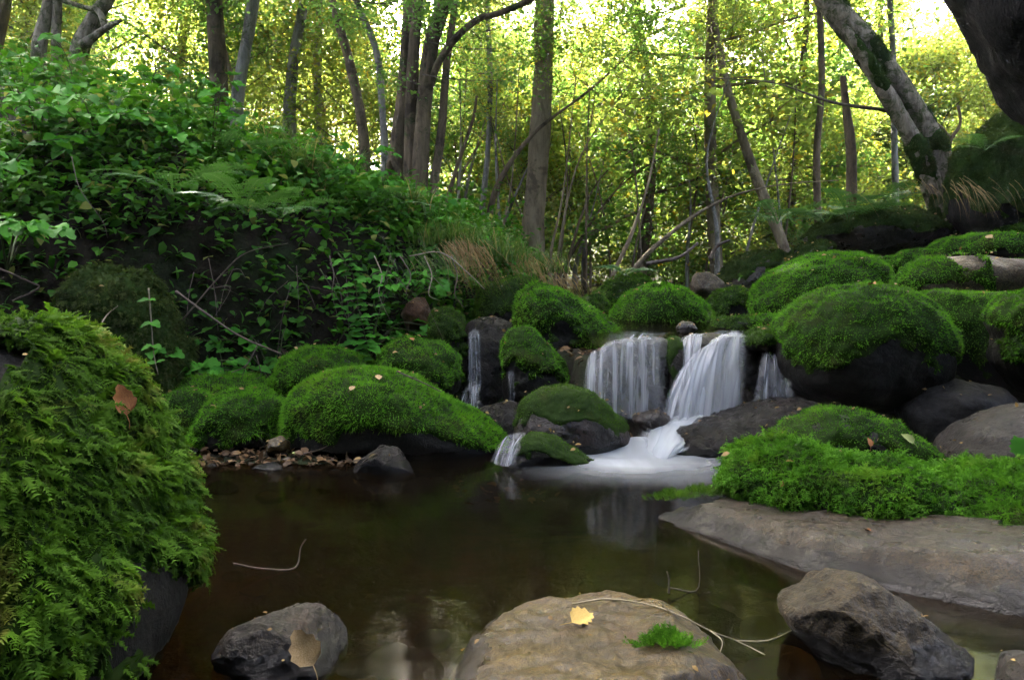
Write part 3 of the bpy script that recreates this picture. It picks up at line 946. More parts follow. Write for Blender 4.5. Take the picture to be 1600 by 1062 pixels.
boulder('mossy_boulder', 'flat mossy slab below the leaning tree roots', [(1240, 385), (1270, 350), (1330, 325), (1400, 322), (1460, 345), (1505, 372), (1450, 400), (1330, 405)], 6.2, 0.5, 'rock_grey', dict(FAR, bias=0.11, nz=0.35), seed=59, moss_mat='moss_olive', facet=0.25)
boulder('mossy_boulder', 'mossy boulder on the top right under the tree stump', [(1450, 395), (1490, 372), (1550, 367), (1640, 372), (1680, 410), (1540, 420), (1465, 412)], 5.2, 0.35, 'rock_dark', dict(FAR), seed=60)
boulder('mossy_boulder', 'small mossy stone at the right edge beside the stump', [(1540, 365), (1560, 345), (1600, 335), (1650, 345), (1660, 380), (1560, 385)], 5.6, 0.25, 'rock_dark', dict(FAR), seed=61, sub=5, moss_mat='moss_dark')
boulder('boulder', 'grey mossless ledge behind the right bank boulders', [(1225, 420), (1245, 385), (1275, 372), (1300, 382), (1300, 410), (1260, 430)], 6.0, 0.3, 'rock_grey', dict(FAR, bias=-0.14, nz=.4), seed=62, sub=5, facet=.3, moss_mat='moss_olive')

# lower right
boulder('mossy_boulder', 'dark mossy hump between the wet boulder and the moss carpet', [(1190, 690), (1220, 656), (1270, 635), (1330, 637), (1390, 660), (1440, 690), (1475, 722), (1400, 760), (1250, 755), (1195, 725)], 2.95, 0.2, 'rock_wet', dict(DARKSIDE, bias=0.03, nz=0.35, len=.012, thick=.012, max=40000), seed=64, amp=0.03)
boulder('boulder', 'bare pinkish grey boulder at the right edge in front of the hollow', [(1470, 715), (1505, 668), (1555, 645), (1605, 630), (1690, 640), (1710, 710), (1620, 745), (1490, 745)], 2.85, 0.22, 'rock_grey', None, seed=65, amp=0.025, facet=0.2)
boulder('boulder', 'dark rock in the shadow under the huge dome boulder', [(1400, 640), (1440, 600), (1500, 590), (1560, 605), (1600, 660), (1560, 720), (1430, 700)], 3.3, 0.2, 'rock_dark', None, seed=66)
boulder('mossy_boulder', 'long low rock under a thick bright moss carpet', [(1135, 790), (1165, 735), (1210, 707), (1265, 712), (1320, 728), (1400, 720), (1470, 735), (1540, 730), (1640, 730), (1740, 780), (1720, 905), (1600, 892), (1400, 852), (1250, 822), (1150, 800)],
        2.12, 0.26, 'rock_dark', dict(style='sprig', bias=0.36, hi=0.5, up=0.3, dens=20000, max=24000, len=0.027, thick=0.022, lump=0.022, lf=10, clump=18, lift=0.6, hang=0.55, jit=0.5), seed=67, skew=-0.5, amp=0.03, boxy=0.8, moss_mat='moss_carpet')


def slab():
    """flat stone sheet at the waterline"""
    ring_px = [(1012, 784), (1060, 775), (1110, 766), (1250, 752), (1450, 740), (1720, 740), (1800, 860), (1720, 950), (1600, 930), (1450, 900), (1330, 878), (1260, 862), (1180, 838), (1090, 806)]
    R = np.array([at(px, py, FPX * (CAM_H - 0.05) / (py - 490)) for px, py in ring_px])[:, :2]
    c = R.mean(0)
    g, rr = outline_radius(R, c)
    # concentric grid
    m, n = 26, 180
    th = np.linspace(-np.pi, np.pi, n, endpoint=False)
    r = np.interp(th, np.append(g, np.pi), np.append(rr, rr[0]))
    V = [np.array((c[0], c[1], 0.06))]
    rows = []
    for i in range(1, m + 5):
        f = min(i / m, 1.0)
        drop = max(0, i - m) * 0.045
        x = c[0] + np.cos(th) * r * (f + max(0, i - m) * 0.006)
        y = c[1] + np.sin(th) * r * (f + max(0, i - m) * 0.006)
        P = np.stack((x, y, np.zeros(n)), -1)
        z = 0.052 + 0.022 * fbm(P * 2.2, 4, 81) + 0.010 * (1 - np.abs(fbm(P @ np.array(((0.9, 0.42, 0), (-0.42, 0.9, 0), (0, 0, 1))) * np.array((4, 17, 1)), 4, 83))) - drop - 0.05 * sstep(0.7, 1.0, np.full(n, f)) + 0.04 * (x - 0.6)
        P[:, 2] = z
        rows.append(P)
    V = np.vstack([V[0][None]] + rows)
    j = np.arange(n); k = (j + 1) % n
    tri = np.stack((np.zeros(n, int), 1 + j, 1 + k), -1)
    q = []
    for i in range(len(rows) - 1):
        a = 1 + i * n
        q.append(np.stack((a + j, a + n + j, a + n + k, a + k), -1))
    o = np.array((c[0], c[1], 0))
    link('stone_slab', mesh('stone_slab', V - o, [np.vstack(q), tri], MAT['rock_slab']), loc=o,
         label='flat brown grey stone slab at the waterline below the moss carpet', cat='rock')


slab()

# left bank rocks
boulder('mossy_boulder', 'dim mossy rock face in the left bank behind the feathery boulder', [(85, 520), (105, 435), (155, 395), (230, 408), (275, 480), (294, 560), (290, 630), (200, 660), (100, 640)], 3.72, 0.3, 'rock_dark', dict(DARKSIDE, bias=0.31, hi=0.3, up=0.2, style='sprig', len=.03, dens=6000), seed=70, moss_mat='moss_olive')
boulder('rock', 'rusty orange stone in the dark undercut bank', [(626, 492), (640, 467), (662, 464), (674, 482), (672, 510), (640, 516)], 4.5, 0.12, 'rock_ochre', None, seed=71, cat='rock', sub=5, facet=0.3)
boulder('mossy_boulder', 'dark mossy block left of the thin waterfall', [(668, 530), (675, 488), (698, 476), (722, 490), (735, 520), (732, 580), (690, 600), (668, 580)], 4.4, 0.18, 'rock_dark', dict(DARKSIDE, bias=0.01), seed=72, moss_mat='moss_dark')
boulder('boulder', 'black wet rock wall behind the thin waterfall', [(725, 540), (735, 505), (770, 495), (810, 510), (815, 600), (790, 660), (720, 650)], 4.55, 0.2, 'rock_wet', None, seed=73, boxy=.6)
boulder('boulder', 'dark wedge of rock under the upright mossy stone', [(735, 660), (750, 635), (800, 628), (830, 645), (830, 690), (760, 700), (730, 690)], 3.75, 0.15, 'rock_wet', None, seed=74, sub=5)

# ------------------------------------------------------------------ waterfalls
def fall(label, top, bot, mat, curve=0.55, edge=0.16, *, nu=44, nv=36, seed=0, dens=(0.7, 1.0, 0.75), layers=2, group='waterfalls'):
    """top / bot: lists of (px, py, Y) across the flow; water leaves the lip forward and bends down"""
    T = spline([at(*p) for p in top], nu)
    B = spline([at(*p) for p in bot], nu)
    mb_V, mb_F, uvs, ds = [], [], [], []
    n0 = 0
    for L in range(layers):
        v = np.linspace(0, 1, nv)
        P = np.zeros((nv, nu, 3))
        h = v ** 0.75
        for i in range(nv):
            # horizontal travel runs ahead of the drop (a ballistic bend)
            a = h[i]
            xy = T[:, :2] + (B[:, :2] - T[:, :2]) * (a ** curve)
            z = T[:, 2] + (B[:, 2] - T[:, 2]) * (a ** 1.7 if curve < 0.9 else a)
            P[i, :, :2] = xy; P[i, :, 2] = z
        U, VV = np.meshgrid(np.linspace(0, 1, nu), v)
        q = np.stack((U * 9 + L * 31, VV * 1.1, np.full_like(U, seed)), -1).reshape(-1, 3)
        bul = fbm(q, 3, seed + L).reshape(nv, nu)
        P[:, :, 1] -= bul * 0.02 * sstep(0, 0.2, VV) + L * 0.014
        P[:, :, 0] += fbm(q + 9.1, 2, seed + 5 + L).reshape(nv, nu) * 0.008
        d = np.interp(VV, [0, 0.12, 0.6, 1], [dens[0] * 0.5, dens[0], dens[1], dens[2]]) * sstep(0, edge, U) * sstep(1, 1 - edge, U)
        d = d * (1 - 0.25 * L)
        mb_V.append(P.reshape(-1, 3)); uvs.append(np.stack((U + L * 3.7 + seed, VV + L), -1).reshape(-1, 2)); ds.append(d.ravel())
        I_ = (np.arange(nv - 1)[:, None] * nu + np.arange(nu - 1)[None]).ravel() + n0
        mb_F.append(np.stack((I_, I_ + 1, I_ + nu + 1, I_ + nu), -1))
        n0 += nv * nu
    V = np.vstack(mb_V)
    o = np.array((V[:, 0].mean(), V[:, 1].mean(), V[:, 2].min()))
    me = mesh('waterfall', V - o, [np.vstack(mb_F)], MAT[mat], uv=np.vstack(uvs), extra={'dens': np.concatenate(ds)})
    return link('waterfall', me, loc=o, label=label, cat='waterfall', group=group)


fall('left curtain of white water strands beside the brown boulder', [(916, 568, 3.66), (932, 546, 3.62), (960, 531, 3.60), (1000, 527, 3.60), (1042, 531, 3.60)], [(908, 628, 3.56), (925, 648, 3.52), (960, 652, 3.50), (1000, 652, 3.50), (1043, 650, 3.50)], 'fall', 0.5, nu=60, seed=1, dens=(0.55, 0.9, 0.95))
fall('clear lip of water sliding into the left curtain', [(950, 520, 3.95), (1000, 517, 3.95), (1046, 519, 3.95)], [(938, 543, 3.60), (990, 530, 3.58), (1043, 533, 3.58)], 'fall', 1.0, nu=40, nv=14, seed=14, dens=(0.25, 0.5, 0.7), layers=1)
fall('upper left leg of the central waterfall', [(1064, 528, 3.72), (1080, 521, 3.70), (1104, 521, 3.70)], [(1054, 625, 3.58), (1070, 640, 3.56), (1088, 645, 3.55)], 'fall_dense', 0.6, nu=34, seed=2)
fall('broad main arc of the central waterfall', [(1098, 556, 3.66), (1118, 534, 3.67), (1142, 519, 3.68), (1167, 525, 3.68)], [(1024, 672, 3.42), (1062, 676, 3.40), (1110, 672, 3.42), (1164, 655, 3.5)], 'fall_dense', 0.62, nu=60, seed=3, dens=(0.6, 1.0, 1.0))
fall('smooth tongue of water at the lip of the central waterfall', [(1108, 519, 3.95), (1135, 516, 3.95), (1168, 517, 3.95)], [(1100, 545, 3.66), (1130, 528, 3.66), (1167, 527, 3.66)], 'fall_dense', 1.0, nu=30, nv=14, seed=13, dens=(0.3, 0.7, 0.8), layers=1)
fall('narrow blue white fall beside the huge dome boulder', [(1196, 550, 3.68), (1207, 545, 3.66), (1220, 552, 3.66)], [(1172, 650, 3.52), (1205, 650, 3.48), (1248, 640, 3.5)], 'fall', 0.7, nu=34, seed=4, dens=(0.7, 0.85, 0.6))
fall('thin waterfall in the dark gap left of the upright stone', [(736, 517, 4.3), (742, 514, 4.28), (749, 518, 4.3)], [(730, 612, 4.18), (741, 614, 4.15), (754, 610, 4.18)], 'fall', 0.6, nu=16, seed=5, dens=(0.6, 0.7, 0.7))
fall('fan of water spreading below the thin waterfall', [(733, 600, 4.17), (742, 600, 4.15), (752, 600, 4.17)], [(712, 640, 3.95), (735, 650, 3.92), (752, 640, 3.95)], 'fall', 0.8, nu=18, seed=6, dens=(0.6, 0.6, 0.3))
fall('single thread of water under the upright mossy stone', [(794, 580, 3.84), (798, 579, 3.83), (803, 580, 3.84)], [(795, 650, 3.80), (799, 652, 3.79), (804, 650, 3.80)], 'fall', 0.7, nu=10, seed=7, dens=(0.5, 0.6, 0.4), layers=1)
fall('little slide of water over the small wet rock at the pool edge', [(793, 682, 3.1), (808, 675, 3.06), (826, 676, 3.02)], [(768, 722, 2.98), (785, 727, 2.94), (806, 724, 2.92)], 'fall', 0.8, nu=20, seed=8, dens=(0.5, 0.8, 0.9))
fall('white cascade running down from the central fall into the pool', [(1000, 655, 3.5), (1050, 650, 3.44), (1105, 648, 3.42), (1160, 650, 3.44)], [(985, 712, 3.28), (1020, 715, 3.16), (1050, 712, 3.14), (1075, 700, 3.2)], 'foam', 1.0, 0.3, nu=40, seed=9, dens=(0.85, 1.0, 0.8))


def foam():
    """aerated white water spreading over the pool in front of the falls"""
    nx_, ny_ = 80, 60
    X, Y = np.meshgrid(np.linspace(-0.05, 1.2, nx_), np.linspace(2.55, 3.55, ny_))
    P = np.stack((X * 3, Y * 7, X * 0), -1).reshape(-1, 3)
    n = fbm(P, 4, 12).reshape(X.shape)
    # a tongue leaving the cascade (0.55, 3.3) towards the viewer and spreading to both sides
    cx = 0.52 + 0.1 * (3.3 - Y)
    wid = 0.20 + 0.45 * np.clip(3.35 - Y, 0, 1)
    d = np.exp(-((X - cx) / wid) ** 2) * np.exp(-(np.clip(3.2 - Y, 0, 2) / 0.30) ** 1.5) * sstep(3.55, 3.4, Y)
    d2 = 0.75 * np.exp(-((X - 0.42) / 0.2) ** 2 - ((Y - 3.08) / 0.12) ** 2)
    dens = np.clip(1.7 * np.maximum(d, d2) * (1 + 0.45 * n) - 0.05, 0, 1)
    dens *= sstep(0, 0.1, X + 0.05) * sstep(1.2, 1.1, X)
    Z = 0.009 + 0.05 * np.exp(-((X - 0.56) / 0.16) ** 2 - ((Y - 3.36) / 0.12) ** 2) + 0.004 * n
    V = np.stack((X, Y, Z), -1).reshape(-1, 3)
    I_ = (np.arange(ny_ - 1)[:, None] * nx_ + np.arange(nx_ - 1)[None]).ravel()
    Q = np.stack((I_, I_ + 1, I_ + nx_ + 1, I_ + nx_), -1)
    o = np.array((0.5, 3.1, 0))
    link('foam', mesh('foam', V - o, [Q], MAT['foam'], uv=np.stack((X * 0.8, Y * 1.5), -1).reshape(-1, 2), extra={'dens': dens.ravel()}), loc=o, kind='stuff', label='white foam spreading on the pool below the falls')


foam()

# ------------------------------------------------------------------ where a sight line meets stone
def hit(px, py, lift=0.0):
    o = np.array((0, 0, CAM_H)); p = at(px, py, 1.0); d = unit(p - o)
    best, bn = 1e9, None
    for ob, V, F in BOULD:
        c = V.mean(0); r = np.linalg.norm(V - c, axis=1).max()
        if np.linalg.norm(np.cross(c - o, d)) > r:
            continue
        a, b, e = V[F[:, 0]], V[F[:, 1]], V[F[:, 2]]
        e1, e2 = b - a, e - a
        h = np.cross(d, e2); det = (e1 * h).sum(1)
        det = np.where(np.abs(det) < 1e-12, 1e-12, det)
        s = o - a; u = (s * h).sum(1) / det
        q = np.cross(s, e1); v = (q @ d) / det; t = (e2 * q).sum(1) / det
        ok = (u >= 0) & (v >= 0) & (u + v <= 1) & (t > 0.05)
        if ok.any():
            k = np.where(ok, t, 1e9).argmin()
            if t[k] < best:
                best = t[k]; bn = unit(np.cross(e1[k], e2[k]))
    if bn is None:                                   # else the slab / water / shore level
        z = 0.055
        t = (z - CAM_H) / d[2] if d[2] < 0 else 5.0
        return o + d * t, np.array((0, 0, 1.0))
    if bn @ d > 0:
        bn = -bn
    return o + d * best + bn * lift, bn


# ------------------------------------------------------------------ leaf shapes
def leaf_shape(n=7, width=0.36, serr=0.05, fold=0.12, droop=0.18, seed=0):
    """toothed ovate leaf, unit length along +x, with a folded midrib and drooping tip"""
    rs = np.random.RandomState(seed)
    t = np.linspace(0, 1, n + 1)
    mid = np.stack((t, np.zeros(n + 1), -droop * t ** 2), -1)
    V = [m for m in mid]
    F = []
    for s in (-1, 1):
        k0 = len(V)
        for i in range(n + 1):
            w = width * (math.sin(math.pi * t[i] ** 0.72) ** 0.85 if 0 < i < n else 0.0)
            w += serr * (0.5 if i % 2 else -0.5) * (0 < i < n)
            V.append(mid[i] + np.array((0.035 * (i % 2), s * w, fold * w * 1.6 + 0.03 * rs.randn() * (0 < i < n))))
        for i in range(n):
            a, b, c, d = i, i + 1, k0 + i + 1, k0 + i
            if s > 0:
                F += [(a, b, c), (a, c, d)]
            else:
                F += [(a, c, b), (a, d, c)]
    return np.array(V, float), np.array(F)


LEAF2 = (np.array(((0, 0, 0), (0.5, -0.33, 0.07), (1.0, 0, -0.1), (0.5, 0.33, 0.07))), np.array(((0, 1, 2), (0, 2, 3))))
LEAF4 = (np.array(((0, 0, 0), (0.3, -0.28, 0.08), (0.3, 0.28, 0.08), (0.65, -0.25, 0.05), (0.65, 0.25, 0.05), (1.0, 0, -0.14))),
         np.array(((0, 1, 2), (1, 3, 4), (1, 4, 2), (3, 5, 4))))


def leaves_at(P, size, tpl, rs, flat=0.55, out=None):
    """orientations: roughly level with scatter"""
    n = len(P)
    d = rs.randn(n, 3) * np.array((1, 1, 0.45))
    if out is not None:
        d = d + out
    d[:, 2] -= 0.25
    up = np.array((0, 0, 1.0)) * flat * 2 + rs.randn(n, 3) * (1.15 - flat)
    R = frames(d, up=up)
    s = size * (0.6 + 0.7 * rs.rand(n))
    return instances(tpl[0], tpl[1], R, s, P, rnd=rs.rand(n))


# ------------------------------------------------------------------ crowns
def crown_mesh(name, seed, H, Rad, z0, nleaf, lsize, leafmat, barkmat, branches=16, tpl=LEAF2, up=0.6, twig=0.03):
    """limbs radiating off a central axis from z0 to H, twigs at their ends, leaves round the twigs"""
    rs = np.random.RandomState(seed)
    wood, lf = MB(), MB()
    per = nleaf // (branches * 5)
    pts = []
    for b in range(branches):
        f = (b + 0.5 * rs.rand()) / branches
        z = z0 * 0.15 + (H * 0.92) * f
        az = b * 2.4 + rs.randn() * 0.4
        prof = math.sin(math.pi * min(1, 0.22 + 0.75 * f)) ** 0.7
        L = Rad * prof * (0.7 + 0.5 * rs.rand())
        el = up * (0.4 + 0.8 * f) + 0.15 * rs.randn()
        p0 = np.array((0, 0, z))
        dr = np.array((math.cos(az), math.sin(az), el))
        path = [p0]
        for k in range(4):
            dr = unit(dr + rs.randn(3) * 0.16 + np.array((0, 0, 0.02)))
            path.append(path[-1] + dr * L / 4)
        path = spline(path, 9)
        wood.add(*tube(path, [twig * (1.2 - 0.6 * f), twig * 0.25], 5))
        for k in range(5):
            i = rs.randint(3, 9)
            q0 = path[min(i, 8)]
            d2 = unit(rs.randn(3) * np.array((1, 1, 0.5)) + dr * 0.5)
            l2 = L * (0.25 + 0.25 * rs.rand())
            tw = spline([q0, q0 + d2 * l2 * 0.5 + rs.randn(3) * 0.05, q0 + d2 * l2 + np.array((0, 0, -0.08))], 5)
            wood.add(*tube(tw, [twig * 0.3, twig * 0.1], 4))
            u = rs.rand(per)
            c = tw[0] + (tw[-1] - tw[0]) * u[:, None]
            pts.append(c + rs.randn(per, 3) * np.array((0.22, 0.22, 0.13)) * (0.5 + 0.25 * Rad))
    P = np.vstack(pts)
    V, F, r = leaves_at(P, lsize, tpl, rs)
    nf_w = sum(len(x) for v in wood.F.values() for x in v)
    b = MB()
    b.add(V, F, rnd=r)
    me_l = b.build(name, leafmat, False)
    me_w = wood.build('limbs', barkmat)
    return me_l, me_w


CR = {}
for k in range(4):
    CR['high%d' % k] = crown_mesh('crown', 100 + k, 7.5, 3.0, 0.0, 11000, 0.105, MAT['leaf_high'], MAT['bark_dark'], 18)
for k in range(4):
    CR['sunny%d' % k] = crown_mesh('crown', 120 + k, 6.5, 1.9, 0.6, 9500, 0.09, [MAT['leaf_sunny'], MAT['leaf_green']][k == 3], MAT['bark_pale'], 22, up=0.45, twig=0.022)
for k in range(3):
    CR['bush%d' % k] = crown_mesh('crown', 140 + k, 3.0, 1.3, 0.0, 7000, 0.065, [MAT['leaf_sunny'], MAT['leaf_green'], MAT['leaf_sunny']][k], MAT['twig'], 18, up=0.9, twig=0.012)
for k in range(2):
    CR['spray%d' % k] = crown_mesh('crown', 150 + k, 2.6, 1.5, 0.0, 2600, 0.075, [MAT['leaf_green'], MAT['leaf_sunny']][k], MAT['twig'], 12, up=0.3, twig=0.012, tpl=LEAF4)

for k in range(2):
    CR['dark%d' % k] = crown_mesh('crown', 160 + k, 7.5, 3.0, 0.0, 11000, 0.11, MAT['leaf_low_bounce'], MAT['bark_dark'], 18)  # crowns of the added light-blocking trees, dark to limit bounce
CR['bush3'] = crown_mesh('crown', 170, 3.0, 1.3, 0.0, 7000, 0.075, MAT['leaf_low_bounce'], MAT['twig'], 18, up=0.9, twig=0.012)  # foliage of the bushes added behind the camera, dark likewise


def ground_path(pts, Y, w):
    W = [at(px, py, y) for px, py, y in pts]
    return W


def tree(name, label, stems, bark, crown=None, cpos=None, cscale=1.0, group=None, sides=10, top=7.2, rough=0.12, sprays=(), cat='tree', root_to_ground=True, fine=5, moss=None):
    """stems: list of (pixel path [(px,py,Y)...] base first, width px at base, width px at end)"""
    b = MB()
    base = None
    tips = []
    for si, (path, w0, w1) in enumerate(stems):
        W = [at(*p) for p in path]
        Y0 = path[0][2]
        r0, r1 = w0 / 2 * Y0 / FPX, w1 / 2 * path[-1][2] / FPX
        if root_to_ground and si == 0 or (root_to_ground and path[0][1] > 60 and len(path) > 2 and path[0][1] == stems[0][0][0][1]):
            z = hgt(W[0][0], W[0][1])
            if W[0][2] > z:
                W = [np.array((W[0][0], W[0][1], z - 0.15))] + W
        if base is None:
            base = W[0].copy(); base[2] = max(base[2], hgt(W[0][0], W[0][1]) - 0.15) if root_to_ground else base[2]
        if top and path[-1][1] <= 5:
            d = W[-1] - W[-2]; d = d / max(d[2], 0.2)
            e = W[-1]
            k = 0
            while e[2] < top and k < 4:
                h = (top - W[-1][2]) / 3
                d = d * np.array((0.75, 0.75, 1.0))
                e = e + d / d[2] * h
                W.append(e); k += 1
        P = spline(W, max(10, int(fine * len(W))))
        n = len(P)
        b.add(*tube(P, [r0 * 1.25, r0, (r0 + r1) / 2, r1 * 0.9, r1 * (0.55 if top else 0.8)], sides, rough, 31 + si, 5))
        tips.append(P[-1])
    org = base
    o = link(name, None, loc=org, label=label, cat=cat, group=group)
    tk = link('trunk', b.build('trunk', MAT[bark], True, org), parent=o)
    if moss:
        V = np.vstack(b.V)
        F = np.vstack([np.vstack((np.vstack(f)[:, [0, 1, 2]], np.vstack(f)[:, [0, 2, 3]])) if k == 4 else np.vstack(f) for k, f in b.F.items()])
        N = vnormals(V, F)
        mask = moss + 0.5 * fbm(V * 3.2, 4, 5) + 0.25 * N[:, 2] - 0.16 * (V[:, 2] - base[2])
        mm = moss_mesh(V, F, N, mask, dict(dens=26000, len=0.02, wid=0.006, thick=0.012, lump=0.012, max=26000), 71, None)
        if mm:
            me = mm.build('moss', [MAT['moss_olive'], MAT['moss_base']], True, org)
            mi = np.zeros(len(me.polygons), np.int32); mi[:mm.nshell] = 1
            me.polygons.foreach_set('material_index', mi)
            link('moss', me, parent=tk, kind='stuff')
    if crown:
        c = tips[0] if cpos is None else np.array(cpos)
        cr = link('crown', CR[crown][0], parent=o, loc=c - org - np.array((0, 0, 1.6 * cscale)), rot=(0, 0, random.uniform(0, 6)), scale=(cscale,) * 3)
        link('limb', CR[crown][1], parent=cr)
    for (kind, px, py, Y, sc, rz) in sprays:
        cr = link('crown', CR[kind][0], parent=o, loc=at(px, py, Y) - org, rot=(0.2, 0.1, rz), scale=(sc,) * 3)
        link('limb', CR[kind][1], parent=cr)
    return o


# ---- trees one can tell apart in the photograph
tree('tree', 'cluster of dark mossy trunks standing at the top left corner',
     [([(60, 90, 9), (65, 50, 9), (78, 0, 9)], 20, 16), ([(88, 90, 9), (88, 50, 9), (90, 0, 9)], 14, 12), ([(122, 90, 9), (148, 30, 9), (168, -5, 9)], 26, 18),
      ([(130, 70, 8.9), (165, 45, 8.8), (190, 32, 8.7)], 12, 8), ([(165, 45, 8.8), (150, 15, 8.8), (95, 0, 8.8)], 8, 5)], 'bark_mossy', 'high0', cscale=0.9)
tree('tree', 'pale birch trunk leaning slightly right on the upper left slope', [([(370, 185, 10), (378, 110, 10), (392, 30, 10), (398, -5, 10)], 19, 16)], 'bark_grey', 'high1')
tree('tree', 'very thin pale sapling just left of the birch trunk', [([(366, 150, 10.5), (352, 80, 10.5), (338, 10, 10.5), (335, -5, 10.5)], 6, 4)], 'bark_pale', 'sunny0', cscale=0.5)
tree('tree', 'grey trunk second right of the pale birch on the slope', [([(452, 185, 11), (458, 100, 11), (470, 30, 11), (476, -5, 11)], 17, 13)], 'bark_grey', 'high2')
tree('tree', 'slim straight trunk in front of the bright sky gap', [([(497, 180, 12), (497, 90, 12), (500, -5, 12)], 11, 10)], 'bark_grey', 'high3')
tree('tree', 'dark slender trunk bending left just left of the trunk cluster', [([(570, 240, 8.5), (562, 170, 8.5), (544, 90, 8.5), (518, -5, 8.5)], 15, 11)], 'bark_dark', 'high1')
tree('tree', 'thin curved trunk touching the left side of the trunk cluster', [([(602, 270, 8.2), (598, 180, 8.2), (588, 80, 8.2), (555, -5, 8.2)], 11, 8)], 'bark_grey', 'high2', cscale=0.8)
tree('tree', 'big dark cluster of ivy clad trunks left of the centre',
     [([(615, 300, 7.6), (622, 220, 7.6), (634, 120, 7.6), (640, -5, 7.6)], 24, 18), ([(640, 300, 7.5), (642, 200, 7.5), (646, 90, 7.5), (652, -5, 7.5)], 20, 17),
      ([(656, 300, 7.4), (660, 200, 7.4), (672, 80, 7.4), (695, -5, 7.4)], 24, 20), ([(678, 300, 7.4), (690, 200, 7.4), (698, 100, 7.4), (712, -5, 7.4)], 13, 9),
      ([(664, 160, 7.4), (690, 90, 7.3), (745, 32, 7.2), (840, -5, 7.1)], 10, 7), ([(628, 280, 7.5), (610, 250, 7.5), (600, 300, 7.5)], 9, 8)],
     'bark_dark', 'high3', cscale=1.1, sprays=[('spray0', 650, 160, 7.3, 0.55, 1.0), ('spray0', 640, 60, 7.3, 0.6, 3.0)])
tree('tree', 'straight brown trunk standing alone at the centre', [([(832, 385, 9), (838, 280, 9), (846, 160, 9), (850, 60, 9), (852, -5, 9)], 34, 27)], 'bark_pale', 'high0', cscale=1.1)
tree('tree', 'arching thin stem that crosses behind the centre trunk', [([(765, 335, 8.6), (785, 275, 8.6), (838, 205, 8.7), (925, 138, 8.9), (1010, 60, 9.1)], 10, 4)], 'bark_dark', None, top=0, sides=7, sprays=[('spray1', 960, 110, 8.9, 0.5, 2.0)])
tree('tree', 'slim upright stem between the trunk cluster and the centre trunk', [([(752, 340, 9.2), (762, 240, 9.2), (766, 120, 9.2), (760, -5, 9.2)], 9, 6)], 'bark_grey', 'high2', cscale=1.0)
tree('tree', 'crooked dark stem leaning right beside the trunk cluster', [([(695, 350, 8.3), (705, 290, 8.3), (738, 190, 8.3), (745, 150, 8.3)], 9, 5)], 'bark_dark', None, top=0, sides=7, sprays=[('spray1', 745, 120, 8.3, 0.45, 0.3)])
tree('dead_tree', 'bare pale stem leaning right over the stream bend', [([(955, 440, 7.0), (985, 370, 7.1), (1012, 290, 7.2), (1030, 200, 7.3)], 8, 4)], 'bark_pale', None, top=0, sides=7)
tree('fallen_branch', 'long fallen branch slanting up to the dead snag', [([(985, 430, 6.8), (1060, 355, 6.9), (1140, 308, 7.0), (1225, 288, 7.1), (1310, 282, 7.2)], 8, 2)], 'bark_pale', None, top=0, sides=7, cat='branch')
tree('tree', 'pale leaning trunk behind the right bank boulders', [([(1228, 400, 8.6), (1205, 335, 8.7), (1175, 260, 8.8), (1140, 150, 9), (1120, 60, 9.2), (1110, -5, 9.3)], 15, 9)], 'bark_pale', 'high3', cscale=1.1)
tree('tree', 'slim dark trunk left of the dead snag', [([(1278, 350, 8.5), (1276, 240, 8.5), (1284, 130, 8.5), (1280, -5, 8.5)], 10, 8)], 'bark_dark', 'high0', cscale=1.1)
tree('dead_tree', 'dead snag with a broken top on the right bank', [([(1330, 335, 6.4), (1330, 240, 6.4), (1322, 170, 6.4), (1317, 120, 6.4)], 16, 12)], 'bark_dark', None, top=0, rough=0.18)
tree('tree', 'large double trunk leaning left from the right bank, bark patched with moss',
     [([(1490, 345, 6.2), (1462, 245, 6.2), (1415, 160, 6.2), (1350, 70, 6.2), (1292, -5, 6.2)], 44, 34), ([(1470, 330, 6.15), (1432, 230, 6.1), (1392, 160, 6.1), (1345, 80, 6.1), (1310, 30, 6.15)], 28, 18),
      ([(1500, 330, 6.1), (1485, 350, 6.0), (1470, 372, 5.9)], 26, 12)],
     'bark_mossy', 'high2', cscale=1.15, sides=28, rough=0.16, fine=14, moss=0.22, cpos=(0.6, 7.2, 8.4))
tree('tree', 'massive black trunk overhanging the top right corner', [([(1960, 400, 3.7), (1815, 230, 3.6), (1698, 98, 3.55), (1595, -15, 3.5), (1530, -190, 3.5), (1480, -420, 3.5)], 225, 185)], 'bark_black', 'high1', top=0, sides=56, rough=0.16, cpos=(1.2, 5.0, 7.0), fine=24)
tree('tree', 'faint slim trunk behind the large leaning one', [([(1400, 330, 9.5), (1397, 200, 9.5), (1395, 80, 9.5), (1390, -5, 9.5)], 9, 8)], 'bark_grey', 'high1', cscale=1.0)
tree('tree', 'bent mossy sapling right of the large leaning trunk', [([(1490, 300, 6.9), (1482, 230, 6.9), (1500, 195, 6.9), (1497, 165, 6.9)], 9, 5), ([(1482, 215, 6.9), (1465, 195, 6.9), (1440, 185, 6.9)], 6, 4)], 'bark_dark', None, top=0, sides=7)
tree('bare_branch', 'long bare twig reaching left from the leaning trunk', [([(1412, 182, 6.2), (1380, 172, 6.2), (1300, 160, 6.1), (1210, 130, 6.0), (1110, 122, 5.9)], 6, 2)], 'twig', None, top=0, sides=6, cat='branch', root_to_ground=False)
boulder('tree_stump', 'dark mossy root plate at the right edge beneath the black trunk', [(1478, 345), (1484, 270), (1500, 225), (1545, 205), (1560, 172), (1582, 168), (1605, 205), (1720, 215), (1740, 370), (1600, 385), (1520, 380)], 5.7, 0.4, 'bark_black', dict(DARKSIDE, bias=0.35, hi=0.4, nz=.4, dens=25000, len=0.02), seed=90, moss_mat='moss_olive', cat='stump', amp=0.05)

